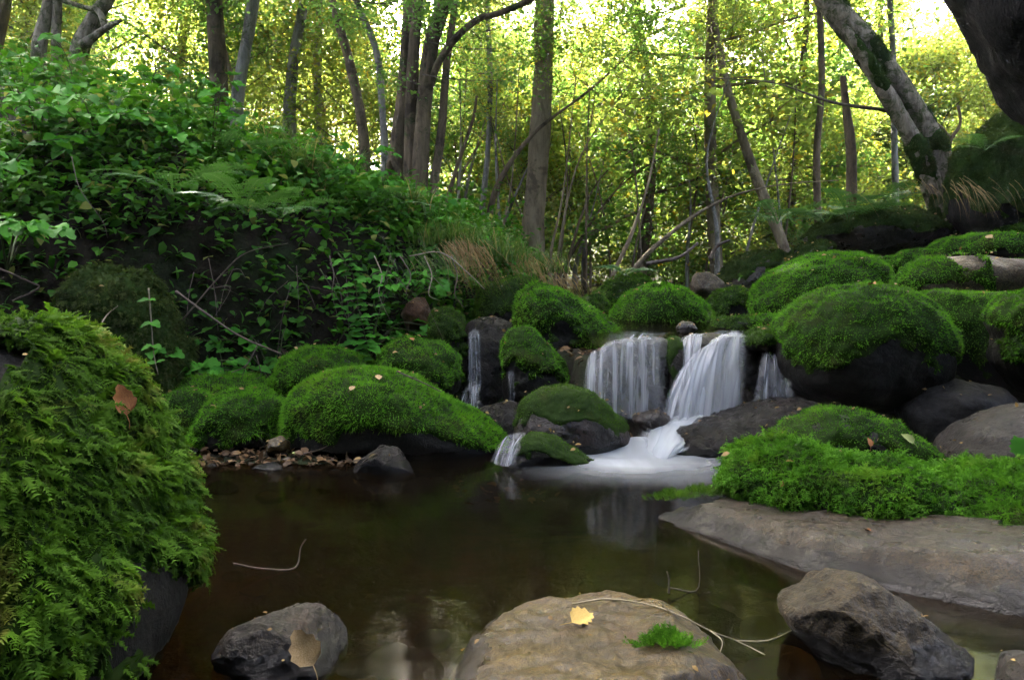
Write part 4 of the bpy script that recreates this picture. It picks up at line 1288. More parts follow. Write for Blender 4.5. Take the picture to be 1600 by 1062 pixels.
# ---- thin coppice poles over the stream bend
poles = [(870, 410, 905, 250, 985, 130), (885, 420, 930, 290, 1020, 210), (900, 415, 925, 330, 960, 180), (860, 400, 880, 300, 900, 120), (875, 430, 960, 300, 1060, 230), (725, 330, 742, 240, 800, 60), (782, 370, 800, 280, 812, 100), (710, 330, 720, 250, 730, 100),
         (912, 410, 918, 300, 912, 150), (845, 400, 800, 300, 770, 190), (1075, 380, 1090, 250, 1060, 60), (1120, 360, 1105, 240, 1150, 90)]
rp = np.random.RandomState(23)
for i in range(20):
    a = rp.choice([rp.uniform(690, 830), rp.uniform(850, 1010), rp.uniform(1030, 1260)])
    k = rp.uniform(-60, 110)
    h_ = rp.uniform(180, 330)
    poles.append((a, 400, a + k * 0.35 + rp.randn() * 8, 400 - h_ * 0.5, a + k + rp.randn() * 12, 400 - h_))
for i, (a, b_, c, d, e, f) in enumerate(poles):
    Y = 8.5 + (i * 37 % 11) * 0.22
    tree('sapling', 'thin leaning grey pole in the bright thicket above the stream bend', [([(a, b_, Y), (c, d, Y), (e, f, Y)], (6 + (i % 3)) * (1.0 if i < 12 else 0.65), 2.5)], ['bark_pale', 'bark_dark', 'bark_grey'][i % 3], None, top=0, sides=6, group='thin poles in the thicket', sprays=[('spray1' if i % 2 else 'spray0', e, f + 30, Y, 0.4, i)] if i < 12 or i % 3 == 0 else ())

# ---- the wood behind: young trees and bushes in the sun
YT = {}
for k in range(4):
    rs = np.random.RandomState(300 + k)
    P = spline([(0, 0, -0.3), (0.1 * rs.randn(), 0.1 * rs.randn(), 2), (0.3 * rs.randn(), 0.3 * rs.randn(), 4.5), (0, 0, 7.2)], 16)
    b = MB(); b.add(*tube(P, [0.085, 0.07, 0.05, 0.02], 8, 0.1, k))
    YT[k] = b.build('trunk', MAT[['bark_pale', 'bark_dark', 'bark_grey', 'bark_dark'][k]])


def young(x, y, k, s, rz, group, label):
    o = link('young_tree', None, loc=(x, y, hgt(x, y)), rot=(random.gauss(0, 0.05), random.gauss(0, 0.05), rz), scale=(s, s, s), label=label, cat='tree', group=group)
    link('trunk', YT[k], parent=o)
    c = link('crown', CR['sunny%d' % k][0], parent=o, loc=(0, 0, 0.9))
    link('limb', CR['sunny%d' % k][1], parent=c)


rs = np.random.RandomState(5)
cells = []
for Y in (13.6, 17.2, 25.5, 30, 36, 42):
    step = 1.35 + 0.055 * Y
    x = -Y * 0.78 - 1
    while x < Y * 0.78 + 1:
        cells.append((x + rs.randn() * 0.5, Y + rs.randn() * 0.9))
        x += step
cells += [(1.7, 10.4), (2.6, 9.7), (3.9, 10.8)]
for i, (x, y) in enumerate(cells):
    if (x < -2.5 and 15 < y < 28) or (y < 15.5 and -3 < x < 6 and i % 3 == 0 and i < len(cells) - 3):
        continue
    young(x, y, rs.randint(0, 4) if i < len(cells) - 3 else (3, 0, 3)[i - len(cells) + 3], (0.8 + 0.35 * rs.rand()), rs.rand() * 6.28, 'sunlit young trees behind the stream', 'slender sunlit young tree with yellow green leaves in the wood behind')


def bush(x, y, k, s, rz, label, group):
    o = link('bush', None, loc=(x, y, hgt(x, y) - 0.05), rot=(0, 0, rz), scale=(s, s, s), label=label, cat='bush', group=group)
    link('foliage', CR['bush%d' % k][0], parent=o)
    link('stem', CR['bush%d' % k][1], parent=o)


for i in range(76):
    Y = 10.8 + 8 * rs.rand()
    x = (rs.rand() * 2 - 1) * Y * 0.75
    bush(x, Y, (0, 2, 0, 1)[i % 4], 0.7 + 0.6 * rs.rand(), rs.rand() * 6.28, 'leafy sunlit bush under the trees behind the stream', 'bushes under the trees')

# ---- tall trees added as light blockers: front crowns stop sun, rear ones low sky
tall = [(-6.5, 9.5), (-3.9, 10.4), (-9.5, 11), (8.6, 11.5), (8.4, 8.8), (-8.6, 7.2),
        (-5.5, -3.5), (-2.2, -6.5), (1.8, -6.0), (5.2, -3.2), (6.8, 1.0), (-6.6, 1.5), (8.2, 5.0), (-8.5, -1.5), (-5.5, -8.5), (5.0, -8.0), (0, -10)]
for i, (x, y) in enumerate(tall):
    s = 0.95 + 0.2 * rs.rand()
    o = link('added_shade_tree', None, loc=(x, y, hgt(x, y)), rot=(0, 0, rs.rand() * 6), scale=(s, s, s), label='added tall tree whose crown keeps sun off the stream' if y > 6 else 'added dark tree out of view blocking low sky light', cat='tree', group='added canopy trees' if y > 6 else 'added dark trees out of view')
    link('trunk', YT[1 + 2 * (i % 2)], parent=o, scale=(1.6, 1.6, 1.15))
    ck = 'high%d' % (i % 4) if y > 6 else 'dark%d' % (i % 2)
    c = link('crown', CR[ck][0], parent=o, loc=(0, 0, 5.4 if y > 6 else 2.2))
    link('limb', CR[ck][1], parent=c)

for i in range(26):                                   # unseen bushes added behind the camera to block frontal sky light
    a = -math.pi * (i + 0.5) / 26
    r = 4.6 + 1.4 * (i % 2)
    x, y = r * 1.1 * math.cos(a) + 0.2 * rs.randn(), r * math.sin(a) - 0.2
    bush(x, y, 3, 1.5 + 0.5 * rs.rand(), rs.rand() * 6, 'added dark bush behind the camera blocking low sky light', 'added bushes behind the camera')

for i in range(14):  # closer ring of the same added blockers, dimming the frontal fill
    a = -math.pi * (i + 0.5) / 14
    x, y = 3.6 * math.cos(a), 2.9 * math.sin(a) - 0.3
    bush(x, y, 3, 0.95 + 0.3 * rs.rand(), rs.rand() * 6, 'added dark bush behind the camera blocking low sky light', 'added bushes behind the camera')

# ------------------------------------------------------------------ left bank undergrowth
LEAFM = []
for k in range(4):
    V, F = leaf_shape(8, 0.34 + 0.03 * k, 0.05, 0.10 + 0.04 * k, 0.12 + 0.07 * k, k)
    LEAFM.append(mesh('leaf', V, [F], MAT['leaf_bank'], False))
LEAFN = leaf_shape(4, 0.34, 0.05, 0.12, 0.15, 9)


def rot_to(d, up):
    R = frames(np.array([d], float), up=np.array([up], float))[0]
    return Matrix(R.tolist()).to_euler()


def shrub(label, base, n_stem, length, leaf, seed, group, lean=(0.1, -0.5, 0.6), tri=True, name='bramble_bush', per=4, cat='bush'):
    rs = np.random.RandomState(seed)
    o = link(name, None, loc=base, label=label, cat=cat, group=group)
    for s in range(n_stem):
        d = unit(np.array(lean) + rs.randn(3) * np.array((0.7, 0.5, 0.3)))
        L = length * (0.6 + 0.6 * rs.rand())
        P = spline([(0, 0, -0.05), d * L * 0.5 + np.array((0, 0, 0.10 * L)), d * L + np.array((0, 0, -0.18 * L))], 9)
        b = MB(); b.add(*tube(P, [0.005, 0.002], 5))
        st = link('stem', b.build('stem', MAT['stem']), parent=o)
        for k in range(per):
            i = 3 + int(k * 6 / per)
            p = P[min(i, 8)]
            side = 1 if k % 2 else -1
            t = unit(P[min(i, 8)] - P[min(i, 8) - 1])
            lat = unit(np.cross(t, (0, 0, 1))) * side
            hd = unit(lat * 0.9 + t * 0.6 + rs.randn(3) * 0.25) if k < per - 1 else t
            c = p + hd * 0.04
            for j, (a, sc) in enumerate(((0, 1.0), (0.95, 0.75), (-0.95, 0.75)) if tri else ((0, 1.0),)):
                ca, sa = math.cos(a), math.sin(a)
                dd = np.array((hd[0] * ca - hd[1] * sa, hd[0] * sa + hd[1] * ca, hd[2] * 0.4 - 0.12 + 0.12 * rs.randn()))
                up = np.array((0, -0.35, 1.0)) + rs.randn(3) * 0.28
                z = leaf * sc * (0.7 + 0.5 * rs.rand())
                link('leaf', LEAFM[rs.randint(4)], parent=st, loc=c, rot=rot_to(dd, up), scale=(z, z, z))
    return o


# shrubs along the edge of the bank: (px, py, Y, stems, length, leaf, wording)
SH = [(20, 300, 3.5, 5, .55, .105, 'at the left edge above the dark hollow'), (110, 330, 3.6, 5, .55, .11, 'with the biggest leaves over the dim mossy rock'), (190, 365, 3.65, 5, .5, .10, 'hanging over the dim mossy rock face'),
      (270, 370, 3.8, 4, .45, .085, 'right of the dim mossy rock face'), (350, 355, 4.0, 5, .5, .075, 'under the silvery ferns'), (430, 370, 4.15, 5, .5, .07, 'halfway along the dark bank edge'),
      (500, 360, 4.3, 5, .5, .07, 'above the leafy hanging vine'), (570, 355, 4.45, 5, .5, .07, 'below the dark trunk cluster'), (630, 345, 4.7, 5, .5, .075, 'just left of the hanging dry grass'),
      (690, 350, 5.2, 5, .5, .08, 'at the right end of the bank edge'), (760, 375, 5.8, 4, .45, .08, 'at the foot of the centre trunk'),
      (60, 230, 4.4, 5, .6, .11, 'second row at the left edge'), (160, 250, 4.5, 5, .6, .11, 'second row, left of the grass tuft'), (250, 265, 4.7, 5, .6, .105, 'on the slope below the birch trunk'),
      (330, 285, 4.9, 5, .55, .10, 'left of the tall grass tuft'), (410, 305, 5.0, 5, .55, .09, 'just under the tall grass tuft'), (520, 310, 5.3, 5, .55, .09, 'right of the tall grass tuft'), (600, 315, 5.6, 5, .5, .09, 'against the foot of the trunk cluster'),
      (40, 160, 5.6, 5, .65, .12, 'below the corner trunks at the far left'), (130, 180, 5.8, 5, .65, .12, 'below the corner trunks, farther right'), (220, 200, 6.0, 5, .65, .12, 'on the upper slope between corner trunks and birch'), (300, 225, 6.2, 5, .6, .11, 'below and left of the birch foot'),
      (-30, 250, 3.9, 5, .6, .11, 'cut by the left edge of the picture'), (10, 405, 3.2, 3, .4, .095, 'low at the left edge just above the feathery boulder')]
for i, (px, py, Y, ns, L, lf, wd) in enumerate(SH):
    p = at(px, py, Y)
    z = max(hgt(p[0], p[1]), min(p[2] - 0.25, hgt(p[0], p[1]) + 0.12))
    if Y < 3.4:
        z = p[2]
    shrub('green bramble bush ' + wd, (p[0], p[1], z), ns + 2, L, lf, 500 + i, 'bramble bushes on the left bank')

# stems trailing down the dark face of the bank
def vine(label, pts, leaf, seed, every=1, mat='stem', w=0.0035, name='vine'):
    rs = np.random.RandomState(seed)
    W = np.array([at(*p) for p in pts])
    org = W[0]
    o = link(name, None, loc=org, label=label, cat='vine', group='vines on the dark bank')
    P = spline(W - org, 4 * len(W) + 2)
    b = MB(); b.add(*tube(P, [w, w * 0.5], 5))
    link('stem', b.build('stem', MAT[mat]), parent=o)
    for i in range(2, len(P), every):
        for s in (-1, 1):
            if rs.rand() < 0.15:
                continue
            z = leaf * (0.7 + 0.5 * rs.rand())
            link('leaf', LEAFM[rs.randint(4)], parent=o, loc=P[i], rot=rot_to((s, -0.4 + 0.3 * rs.randn(), 0.05 + 0.2 * rs.randn()), (0, -0.5, 1)), scale=(z,) * 3)


vine('leafy vine hanging in the dark undercut at mid bank', [(528, 395, 4.0), (552, 430, 3.95), (560, 480, 3.9), (572, 530, 3.88), (582, 560, 3.86)], 0.062, 1, 1)
vine('second leafy vine hugging the first one lower down', [(500, 420, 4.02), (530, 470, 3.95), (545, 505, 3.93)], 0.05, 2, 2)
vine('pale stem with a light green leaf over the dim mossy rock', [(232, 450, 3.3), (236, 500, 3.3), (240, 550, 3.3), (247, 585, 3.3)], 0.05, 3, 4, 'twig_pale')
vine('small sprig beside the rusty orange stone', [(610, 400, 4.2), (600, 450, 4.15), (590, 500, 4.1)], 0.04, 4, 2)


def twig(label, pts, w0, w1, mat='twig', forks=(), name='twig', cat='twig', group=None, sides=6):
    W = np.array([p if isinstance(p, np.ndarray) else at(*p) for p in pts])
    b = MB()
    org = W[0]
    b.add(*tube(spline(W, 6 * len(W)), [w0, (w0 + w1) / 2, w1], sides, 0.15, 7, 60))
    for f in forks:
        Q = np.array([at(*p) for p in f])
        b.add(*tube(spline(Q, 10), [w1 * 1.3, w1 * 0.5], 5))
    return link(name, b.build(name, MAT[mat], True, org), loc=org, label=label, cat=cat, group=group)


twig('long pale dead branch slanting down the dark bank', [(275, 455, 3.6), (320, 488, 3.55), (375, 525, 3.5), (440, 553, 3.45)], 0.006, 0.004, 'twig')
twig('crooked bare twigs in the shadow under the bank edge', [(285, 500, 3.7), (345, 430, 3.75), (385, 395, 3.8), (450, 380, 3.85)], 0.004, 0.002, 'twig', [[(345, 430, 3.75), (372, 420, 3.7), (384, 435, 3.68)], [(330, 450, 3.7), (360, 450, 3.7), (335, 495, 3.7)]])
twig('white bare twig standing at the top of the feathery boulder', [(132, 590, 1.5), (148, 530, 1.55), (165, 495, 1.6), (184, 478, 1.6)], 0.0018, 0.001, 'twig_pale')
twig('thin twigs dangling below the long dead branch', [(402, 540, 3.5), (385, 570, 3.48), (362, 582, 3.47)], 0.003, 0.002, 'twig', [[(385, 570, 3.48), (378, 590, 3.48)], [(400, 555, 3.5), (408, 585, 3.5), (398, 592, 3.5)]])
twig('arching brown stem above the dark hollow on the far left', [(0, 420, 3.1), (45, 440, 3.1), (60, 450, 3.1), (20, 470, 3.1)], 0.005, 0.003, 'twig')
twig('thin grey stem crossing the bramble leaves diagonally', [(112, 245, 3.4), (125, 295, 3.35), (160, 345, 3.35), (168, 372, 3.35)], 0.002, 0.001, 'twig')
twig('bent root over the mossy boulder beside the thin fall', [(640, 400, 4.4), (690, 395, 4.3), (735, 430, 4.25), (757, 452, 4.25)], 0.004, 0.002, 'twig_pale')
for i, (a, c, e) in enumerate([(515, 560, 20), (585, 590, 35), (625, 470, 50), (663, 470, 35), (705, 480, 28)]):
    twig('hairy root dangling from the undercut bank, %s' % ['above the vine', 'by the small sprig', 'over the rusty stone', 'beside the rusty stone', 'nearest the dry grass'][i], [(a, 400, 4.3), (a + e / 3, 430, 4.25), (a + e * .2, 460, 4.2), (a + e * .7, min(c, 500), 4.2)], 0.004, 0.0015, 'twig_pale' if i % 2 else 'twig', name='root', cat='root')

rs = np.random.RandomState(91)
for i in range(12):                                    # bare stems criss-crossing the shaded bank face
    px, py = 300 + 320 * rs.rand(), 400 + 60 * rs.rand()
    Y = 3.75 + 0.5 * (px - 300) / 320
    a, l = rs.uniform(-1, 1), 60 + 80 * rs.rand()
    twig('thin bare stem criss-crossing the shaded face of the left bank', [(px, py, Y), (px + a * l * 0.5, py + l * 0.45, Y - 0.05), (px + a * l * 0.8, py + l, Y - 0.1)], 0.0022, 0.0008, 'twig',
         [[(px + a * l * 0.5, py + l * 0.45, Y - 0.05), (px + a * l * 0.5 + 30 * rs.randn(), py + l * 0.7, Y - 0.08)]], group='bare stems on the bank face')

# undergrowth leaves on the slope behind the shrubs: uncountable
def cover(name, label, n, xr, yr, hr, size, mat, seed, keep, tpl=LEAF4, flat=0.7):
    rs = np.random.RandomState(seed)
    x = rs.uniform(*xr, n * 3); y = rs.uniform(*yr, n * 3)
    k = keep(x, y)
    x, y = x[k][:n], y[k][:n]
    cl = vnoise(np.stack((x * 1.3, y * 1.3, x * 0), -1), seed)
    z = height(x, y) + hr[0] + (hr[1] - hr[0]) * rs.rand(len(x)) ** 1.3 * (0.65 + 0.5 * cl)
    P = np.stack((x, y, z), -1)
    V, F, r = leaves_at(P, size, tpl, rs, flat)
    b = MB(); b.add(V, F, rnd=r)
    link(name, b.build(name, MAT[mat], False), kind='stuff', label=label)


def edge(x, y):
    u = bankx(y) - x
    return (u > -0.15) & (u < 2.2)


def leftbank(x, y):
    u = bankx(y) - x
    return u > -0.05


cover('undergrowth', 'dense green undergrowth on the left slope', 19000, (-7.5, 0.6), (3.2, 10), (0.02, 0.42), 0.068, 'leaf_cover', 61, leftbank)
cover('undergrowth', 'green leaves crowding the edge of the left bank', 20000, (-5, 0.6), (2.9, 6.8), (0.0, 0.38), 0.066, 'leaf_cover', 66, edge)
cover('undergrowth', 'low green undergrowth higher on the slope', 12000, (-12, 1.0), (7, 14), (0.02, 0.6), 0.085, 'leaf_cover', 62, leftbank)
cover('ground_ivy', 'small ivy leaves creeping over the dark bank face', 6000, (-3.6, 0.3), (2.9, 6.0), (-0.02, 0.14), 0.045, 'leaf_cover', 63, lambda x, y: (np.abs(bankx(y) - x) < 0.3), LEAF4, 0.35)
cover('leaf_litter', 'brown leaf litter scattered on the forest floor', 9000, (-4, 5), (3.6, 12), (0.0, 0.02), 0.05, 'litter', 64, lambda x, y: (x > bankx(y) - 0.2))
cover('undergrowth', 'green plants between the boulders of the right bank', 3500, (1.2, 6.5), (5.2, 10), (0.02, 0.28), 0.055, 'leaf_cover', 65, lambda x, y: x > rightx(y))


def ground_moss():
    m = (TV[:, 0] > rightx(TV[:, 1]) - 0.3) & (TV[:, 0] < 6) & (TV[:, 1] > 3.4) & (TV[:, 1] < 8.5)
    T = np.vstack((TQ[:, [0, 1, 2]], TQ[:, [0, 2, 3]]))
    T = T[m[T].all(1)]
    n = 60000
    rs = np.random.RandomState(8)
    P, nn, f = sample_tris(TV, T, np.ones(len(T)), n, rs)
    R = frames(nn + rs.randn(n, 3) * 0.4, spin=rs.rand(n) * 6.28)
    L = 0.02 * (0.5 + rs.rand(n))
    V, F, r = instances(*BLADE1, R, np.stack((L, np.full(n, 0.008), L), -1), P)
    b = MB(); b.add(V, F, rnd=r)
    link('moss', b.build('moss', MAT['moss_olive'], False), kind='stuff', label='thin moss covering the soil of the right bank')


ground_moss()

# ------------------------------------------------------------------ ferns
def fern_frond(n=20, seed=0):
    rs = np.random.RandomState(seed)
    V, F = [], []

    def tri(a, b, c):
        k = len(V); V.extend((a, b, c)); F.append((k, k + 1, k + 2))
    pos = lambda t: np.array((t, 0, 0.45 * t - 0.55 * t * t))
    for i in range(6):
        a, b = pos(i / 6), pos((i + 1) / 6)
        w = 0.008
        tri(a + (0, -w, 0), b + (0, w, 0), a + (0, w, 0)); tri(a + (0, -w, 0), b + (0, -w, 0), b + (0, w, 0))
    for i in range(n):
        t = 0.14 + 0.84 * i / n
        L = 0.26 * math.sin(math.pi * min(1, 0.25 + 0.75 * (1 - t) ** 0.9)) * (1.02 - t) ** 0.5 + 0.015
        for s in (-1, 1):
            p = pos(t); ax = np.array((0.28, s, -0.10 + 0.06 * rs.randn())); ax = ax / np.linalg.norm(ax)
            m = 5
            for j in range(m):
                q = p + ax * L * j / m
                l2 = L * 0.22 * (1 - 0.7 * j / m)
                tri(q, q + ax * L / m * 0.9 + np.array((l2, 0, 0.0)), q + ax * L / m * 0.95)
                tri(q, q + ax * L / m * 0.95, q + ax * L / m * 0.9 + np.array((-l2, 0, 0.0)))
    return mesh('frond', np.array(V), [np.array(F)], MAT['fern'], False)


FRM = [fern_frond(20, 1), fern_frond(17, 2)]
FERNS = [(385, 335, 3.75, 6, .40, 'silvery fern hanging over the middle of the bank edge'), (440, 340, 3.9, 6, .36, 'silvery fern right beside the first, nearer the vine'), (270, 305, 3.9, 6, .42, 'fern between the big bramble leaves on the left'), (345, 258, 4.7, 6, .45, 'pale fern up the slope left of the grass tuft'),
         (1325, 345, 5.9, 9, .5, 'feathery green fern at the foot of the dead snag'), (1290, 350, 6.1, 8, .45, 'fern left of the dead snag on the mossy slab'), (1215, 350, 6.6, 8, .55, 'drooping fern above the grey topped boulder'), (1375, 325, 6.4, 7, .45, 'fern between snag and leaning trunk'), (1540, 235, 5.4, 6, .3, 'little fern growing on the root plate'), (975, 430, 5.9, 6, .25, 'small fern on the leafy hump over the falls'), (590, 330, 5.0, 6, .4, 'fern near the base of the trunk cluster')]
for i, (px, py, Y, n, L, lab) in enumerate(FERNS):
    rs = np.random.RandomState(700 + i)
    p = at(px, py, Y)
    o = link('fern', None, loc=p, label=lab, cat='fern', group='ferns')
    for k in range(n):
        a = k * 6.283 / n + rs.randn() * 0.2
        z = L * (0.75 + 0.4 * rs.rand())
        link('frond', FRM[k % 2], parent=o, rot=(rs.randn() * 0.2, -0.15 - 0.3 * rs.rand(), a), scale=(z, z, z))

# ------------------------------------------------------------------ grass
def grass_tuft(label, px, py, Y, n, L, seed, mat='grass', down=False, spread=0.12, w=0.006, snap=False, lean=(0, -0.2)):
    rs = np.random.RandomState(seed)
    p = at(px, py, Y)
    if snap:
        p[2] = hgt(p[0], p[1])
    V, F, R_ = [], [], []
    seg = 5
    for i in range(n):
        a = rs.rand() * 6.283
        dx, dy = math.cos(a), math.sin(a)
        l = L * (0.55 + 0.6 * rs.rand()); out = (0.25 + 0.55 * rs.rand()) * (0.35 if down else 1.0)
        b0 = np.array((rs.randn() * spread * (2.2 if down else .5), rs.randn() * spread * 0.5, rs.randn() * 0.03 if down else 0))
        side = np.array((-dy, dx, 0)) * w * (0.6 + 0.7 * rs.rand())
        if down:
            side = np.array((w * 0.7, 0, 0))
        k0 = len(V)
        for j in range(seg + 1):
            t = j / seg
            z = (-t + 0.25 * math.sin(t * 2.4)) * l * 0.9 if down else (t - 0.62 * out * t * t * 1.6) * l
            c = b0 + np.array((dx * out * t ** 1.5 * l + lean[0] * t * l, dy * out * t ** 1.5 * l + lean[1] * t * l, z))
            if down:
                c = c + np.array((0.35 * t * l, 0, 0))
            V += [c - side * (1 - t), c + side * (1 - t)]
        for j in range(seg):
            q = k0 + 2 * j
            F.append((q, q + 1, q + 3, q + 2))
        R_ += [rs.rand()] * (2 * seg + 2)
    me = mesh('grass_tuft', np.array(V), [np.array(F)], MAT[mat], True, rnd=np.array(R_))
    link('grass_tuft', me, loc=p, label=label, cat='grass', group='grass tufts')


grass_tuft('tall grass tuft on the left slope above the ferns', 472, 300, 4.9, 300, 0.6, 1, w=0.005)
grass_tuft('grass clump at the foot of the dark trunk cluster', 640, 335, 5.4, 160, 0.4, 2)
grass_tuft('bright soft grass spilling over the bank above the dry grass', 735, 400, 5.0, 320, 0.34, 3, w=0.004, spread=0.2)
grass_tuft('soft grass left of the bright clump on the bank edge', 690, 385, 4.9, 240, 0.3, 4, w=0.004, spread=0.2)
grass_tuft('grass right of the bright clump, near the centre trunk', 790, 410, 5.6, 260, 0.35, 5, w=0.004, spread=0.22)
grass_tuft('grass on the last bit of bank before the stream bend', 845, 425, 6.6, 220, 0.35, 6, w=0.005, spread=0.25)
grass_tuft('dry straw coloured grass hanging over the dark gap', 718, 385, 4.7, 170, 0.36, 7, 'straw', True, 0.035, 0.003)
grass_tuft('shorter dry grass hanging below the centre trunk', 820, 405, 5.6, 110, 0.26, 8, 'straw', True, 0.045, 0.003)
grass_tuft('dry grass at the stream bend under the thicket', 868, 435, 6.2, 90, 0.22, 12, 'straw', True, 0.05, 0.004)
grass_tuft('grass on the upper slope below the birch', 330, 235, 6.8, 200, 0.5, 9)
grass_tuft('grass clump high on the slope between two grey trunks', 430, 240, 7.2, 240, 0.5, 10)
grass_tuft('grass tuft by the slender dark trunk', 550, 280, 6.8, 200, 0.45, 11)
grass_tuft('olive grass under the corner trunks', 140, 150, 6.8, 220, 0.6, 13)
grass_tuft('thin dry grass drooping from the root plate', 1520, 290, 5.3, 60, 0.3, 14, 'straw', True, 0.12, 0.003)
grass_tuft('green moss grass hanging from the bank lip near the fern', 665, 400, 4.45, 110, 0.22, 15, 'grass', True, 0.05, 0.003)

# ------------------------------------------------------------------ fallen leaves, twigs, stones
FLV = [leaf_shape(9, 0.42, 0.10, 0.22, 0.10, 21), leaf_shape(8, 0.38, 0.06, 0.3, -0.2, 22), leaf_shape(7, 0.3, 0.04, 0.35, 0.3, 23)]
FLM = {}


def fallen_leaf(label, px, py, size, mat, spin, shape=0, lift=0.012, tilt=0.0, stem=True, water=None):
    if water is not None:
        d = at(px, py, 1.0) - np.array((0, 0, CAM_H)); t = (water - CAM_H) / d[2]
        p, n = np.array((0, 0, CAM_H)) + d * t, np.array((0, 0, 1.0))
    else:
        p, n = hit(px, py, lift)
    if (shape, mat) not in FLM:
        V, F = FLV[shape]
        b = MB(); b.add(V - np.array((0.5, 0, 0)), F)
        sp = spline([(-0.5, 0, 0), (-0.75, 0.04, 0.05), (-0.95, 0.12, 0.02)], 6)
        b.add(*tube(sp, [0.014, 0.008], 5))
        FLM[(shape, mat)] = b.build('fallen_leaf', MAT[mat], False)
    n = unit(n + np.array((0, -tilt, 0)))
    a = unit(np.cross(n, (math.sin(spin), math.cos(spin), 0.1)))
    link('fallen_leaf', FLM[(shape, mat)], loc=p, rot=rot_to(a, n), scale=(size,) * 3, label=label, cat='leaf', group='fallen leaves')


fallen_leaf('yellow birch leaf lying on the olive brown rock', 910, 970, 0.048, 'deadleaf', 2.6, 0, 0.008, 0.5)
fallen_leaf('large tan leaf standing at the foot of the small broken rock', 470, 1018, 0.065, 'deadleaf_tan', 0.5, 1, 0.02, 0.8)
fallen_leaf('small orange leaf under water left of the olive rock', 727, 1015, 0.025, 'deadleaf', 1.0, 0, water=-0.03)
fallen_leaf('big orange brown leaf caught on the feathery moss', 150, 640, 0.055, 'deadleaf_red', 0.2, 1, 0.045, 0.6)
fallen_leaf('curled rust leaf on top of the huge dome boulder', 1362, 453, 0.05, 'deadleaf_red', 1.4, 2, 0.03)
fallen_leaf('tiny orange leaf on the bare slab', 1354, 827, 0.022, 'deadleaf_red', 1.0, 2, 0.004, water=0.075)
fallen_leaf('pale green leaf stuck upright in the moss hump', 1411, 690, 0.05, 'deadleaf_green', 0.3, 2, 0.03, 0.8)
fallen_leaf('orange leaf at the back edge of the moss carpet', 1352, 692, 0.035, 'deadleaf_red', 1.9, 2, 0.03)
fallen_leaf('tan leaf on top of the largest green boulder', 590, 597, 0.035, 'deadleaf_tan', 1.2, 0, 0.03)
fallen_leaf('second tan leaf lower on the largest green boulder', 553, 614, 0.03, 'deadleaf_tan', 2.2, 0, 0.03)
fallen_leaf('orange leaf on the shaded boulder by the thin fall', 642, 537, 0.03, 'deadleaf_red', 0.9, 0, 0.03)
fallen_leaf('rust leaf on the shoulder of the largest green boulder', 646, 586, 0.035, 'deadleaf_red', 2.8, 2, 0.03)
fallen_leaf('brown leaf at the top edge of the feathery boulder', 70, 545, 0.022, 'deadleaf_red', 1.1, 2, 0.03)
fallen_leaf('yellow leaf on the half bare tan boulder', 1545, 376, 0.05, 'deadleaf_tan', 1.1, 0, 0.03)
fallen_leaf('pale leaf on the round boulder above the falls', 1030, 450, 0.05, 'deadleaf_green', 1.5, 1, 0.03)
fallen_leaf('orange leaf tucked beside the round mossy boulder', 272, 607, 0.04, 'deadleaf_red', 1.5, 2, 0.03)
fallen_leaf('bright green leaf lying in the litter strip', 455, 708, 0.035, 'deadleaf_green', 0.6, 2, water=0.05)
fallen_leaf('green leaf beside the pink boulder at the right edge', 1590, 702, 0.08, 'leaf_bank', 1.4, 0, 0.03, 0.8)


def on(px, py, lift=0.006):
    return hit(px, py, lift)[0]


twig('thin forked twig lying across the olive brown rock', [on(895, 948), on(950, 940), on(1010, 948), on(1060, 965), on(1110, 985), at(1150, 1000, 1.35), at(1195, 1022, 1.3)], 0.0018, 0.001, 'twig_pale', [[(1050, 958, 1.22), (1030, 940, 1.22)], [(1110, 985, 1.25), (1128, 1000, 1.22), (1125, 1020, 1.2)], [(1150, 1000, 1.35), (1200, 1000, 1.36), (1250, 980, 1.4), (1288, 980, 1.42)]])
twig('little twig standing in the water behind the olive rock', [(1045, 926, 1.62), (1045, 905, 1.62), (1042, 892, 1.62)], 0.0025, 0.0015, 'twig', [[(1045, 918, 1.62), (1090, 920, 1.65), (1091, 860, 1.65)]])
twig('long bare twig lying along the edge of the flat slab', [(1388, 900, 1.72), (1440, 898, 1.7), (1500, 905, 1.67), (1555, 918, 1.63), (1620, 938, 1.58)], 0.004, 0.0025, 'twig', [[(1455, 899, 1.69), (1458, 885, 1.69)], [(1543, 914, 1.64), (1545, 897, 1.64)]])
twig('thin twig reaching out of the water beside the feathery boulder', [(365, 880, 1.72), (410, 888, 1.75), (460, 887, 1.78), (470, 855, 1.8), (478, 842, 1.8)], 0.0025, 0.0015, 'twig')
twig('thin twigs lying in the litter strip', [(460, 712, 3.1), (500, 702, 3.1), (520, 690, 3.1)], 0.004, 0.002, 'twig')
twig('fine twig over the largest green boulder', [(620, 580, 3.05), (655, 595, 3.0), (690, 612, 3.0)], 0.003, 0.002, 'twig')
twig('dark stick lying at the stream bend behind the hump', [(1010, 412, 6.4), (1060, 402, 6.4), (1090, 380, 6.5)], 0.02, 0.012, 'bark_dark' if False else 'twig', name='stick', cat='stick')
twig('curved dark branch stub among the right bank boulders', [(1110, 405, 6.6), (1120, 385, 6.6), (1140, 375, 6.6)], 0.022, 0.012, 'twig', name='stick', cat='stick')

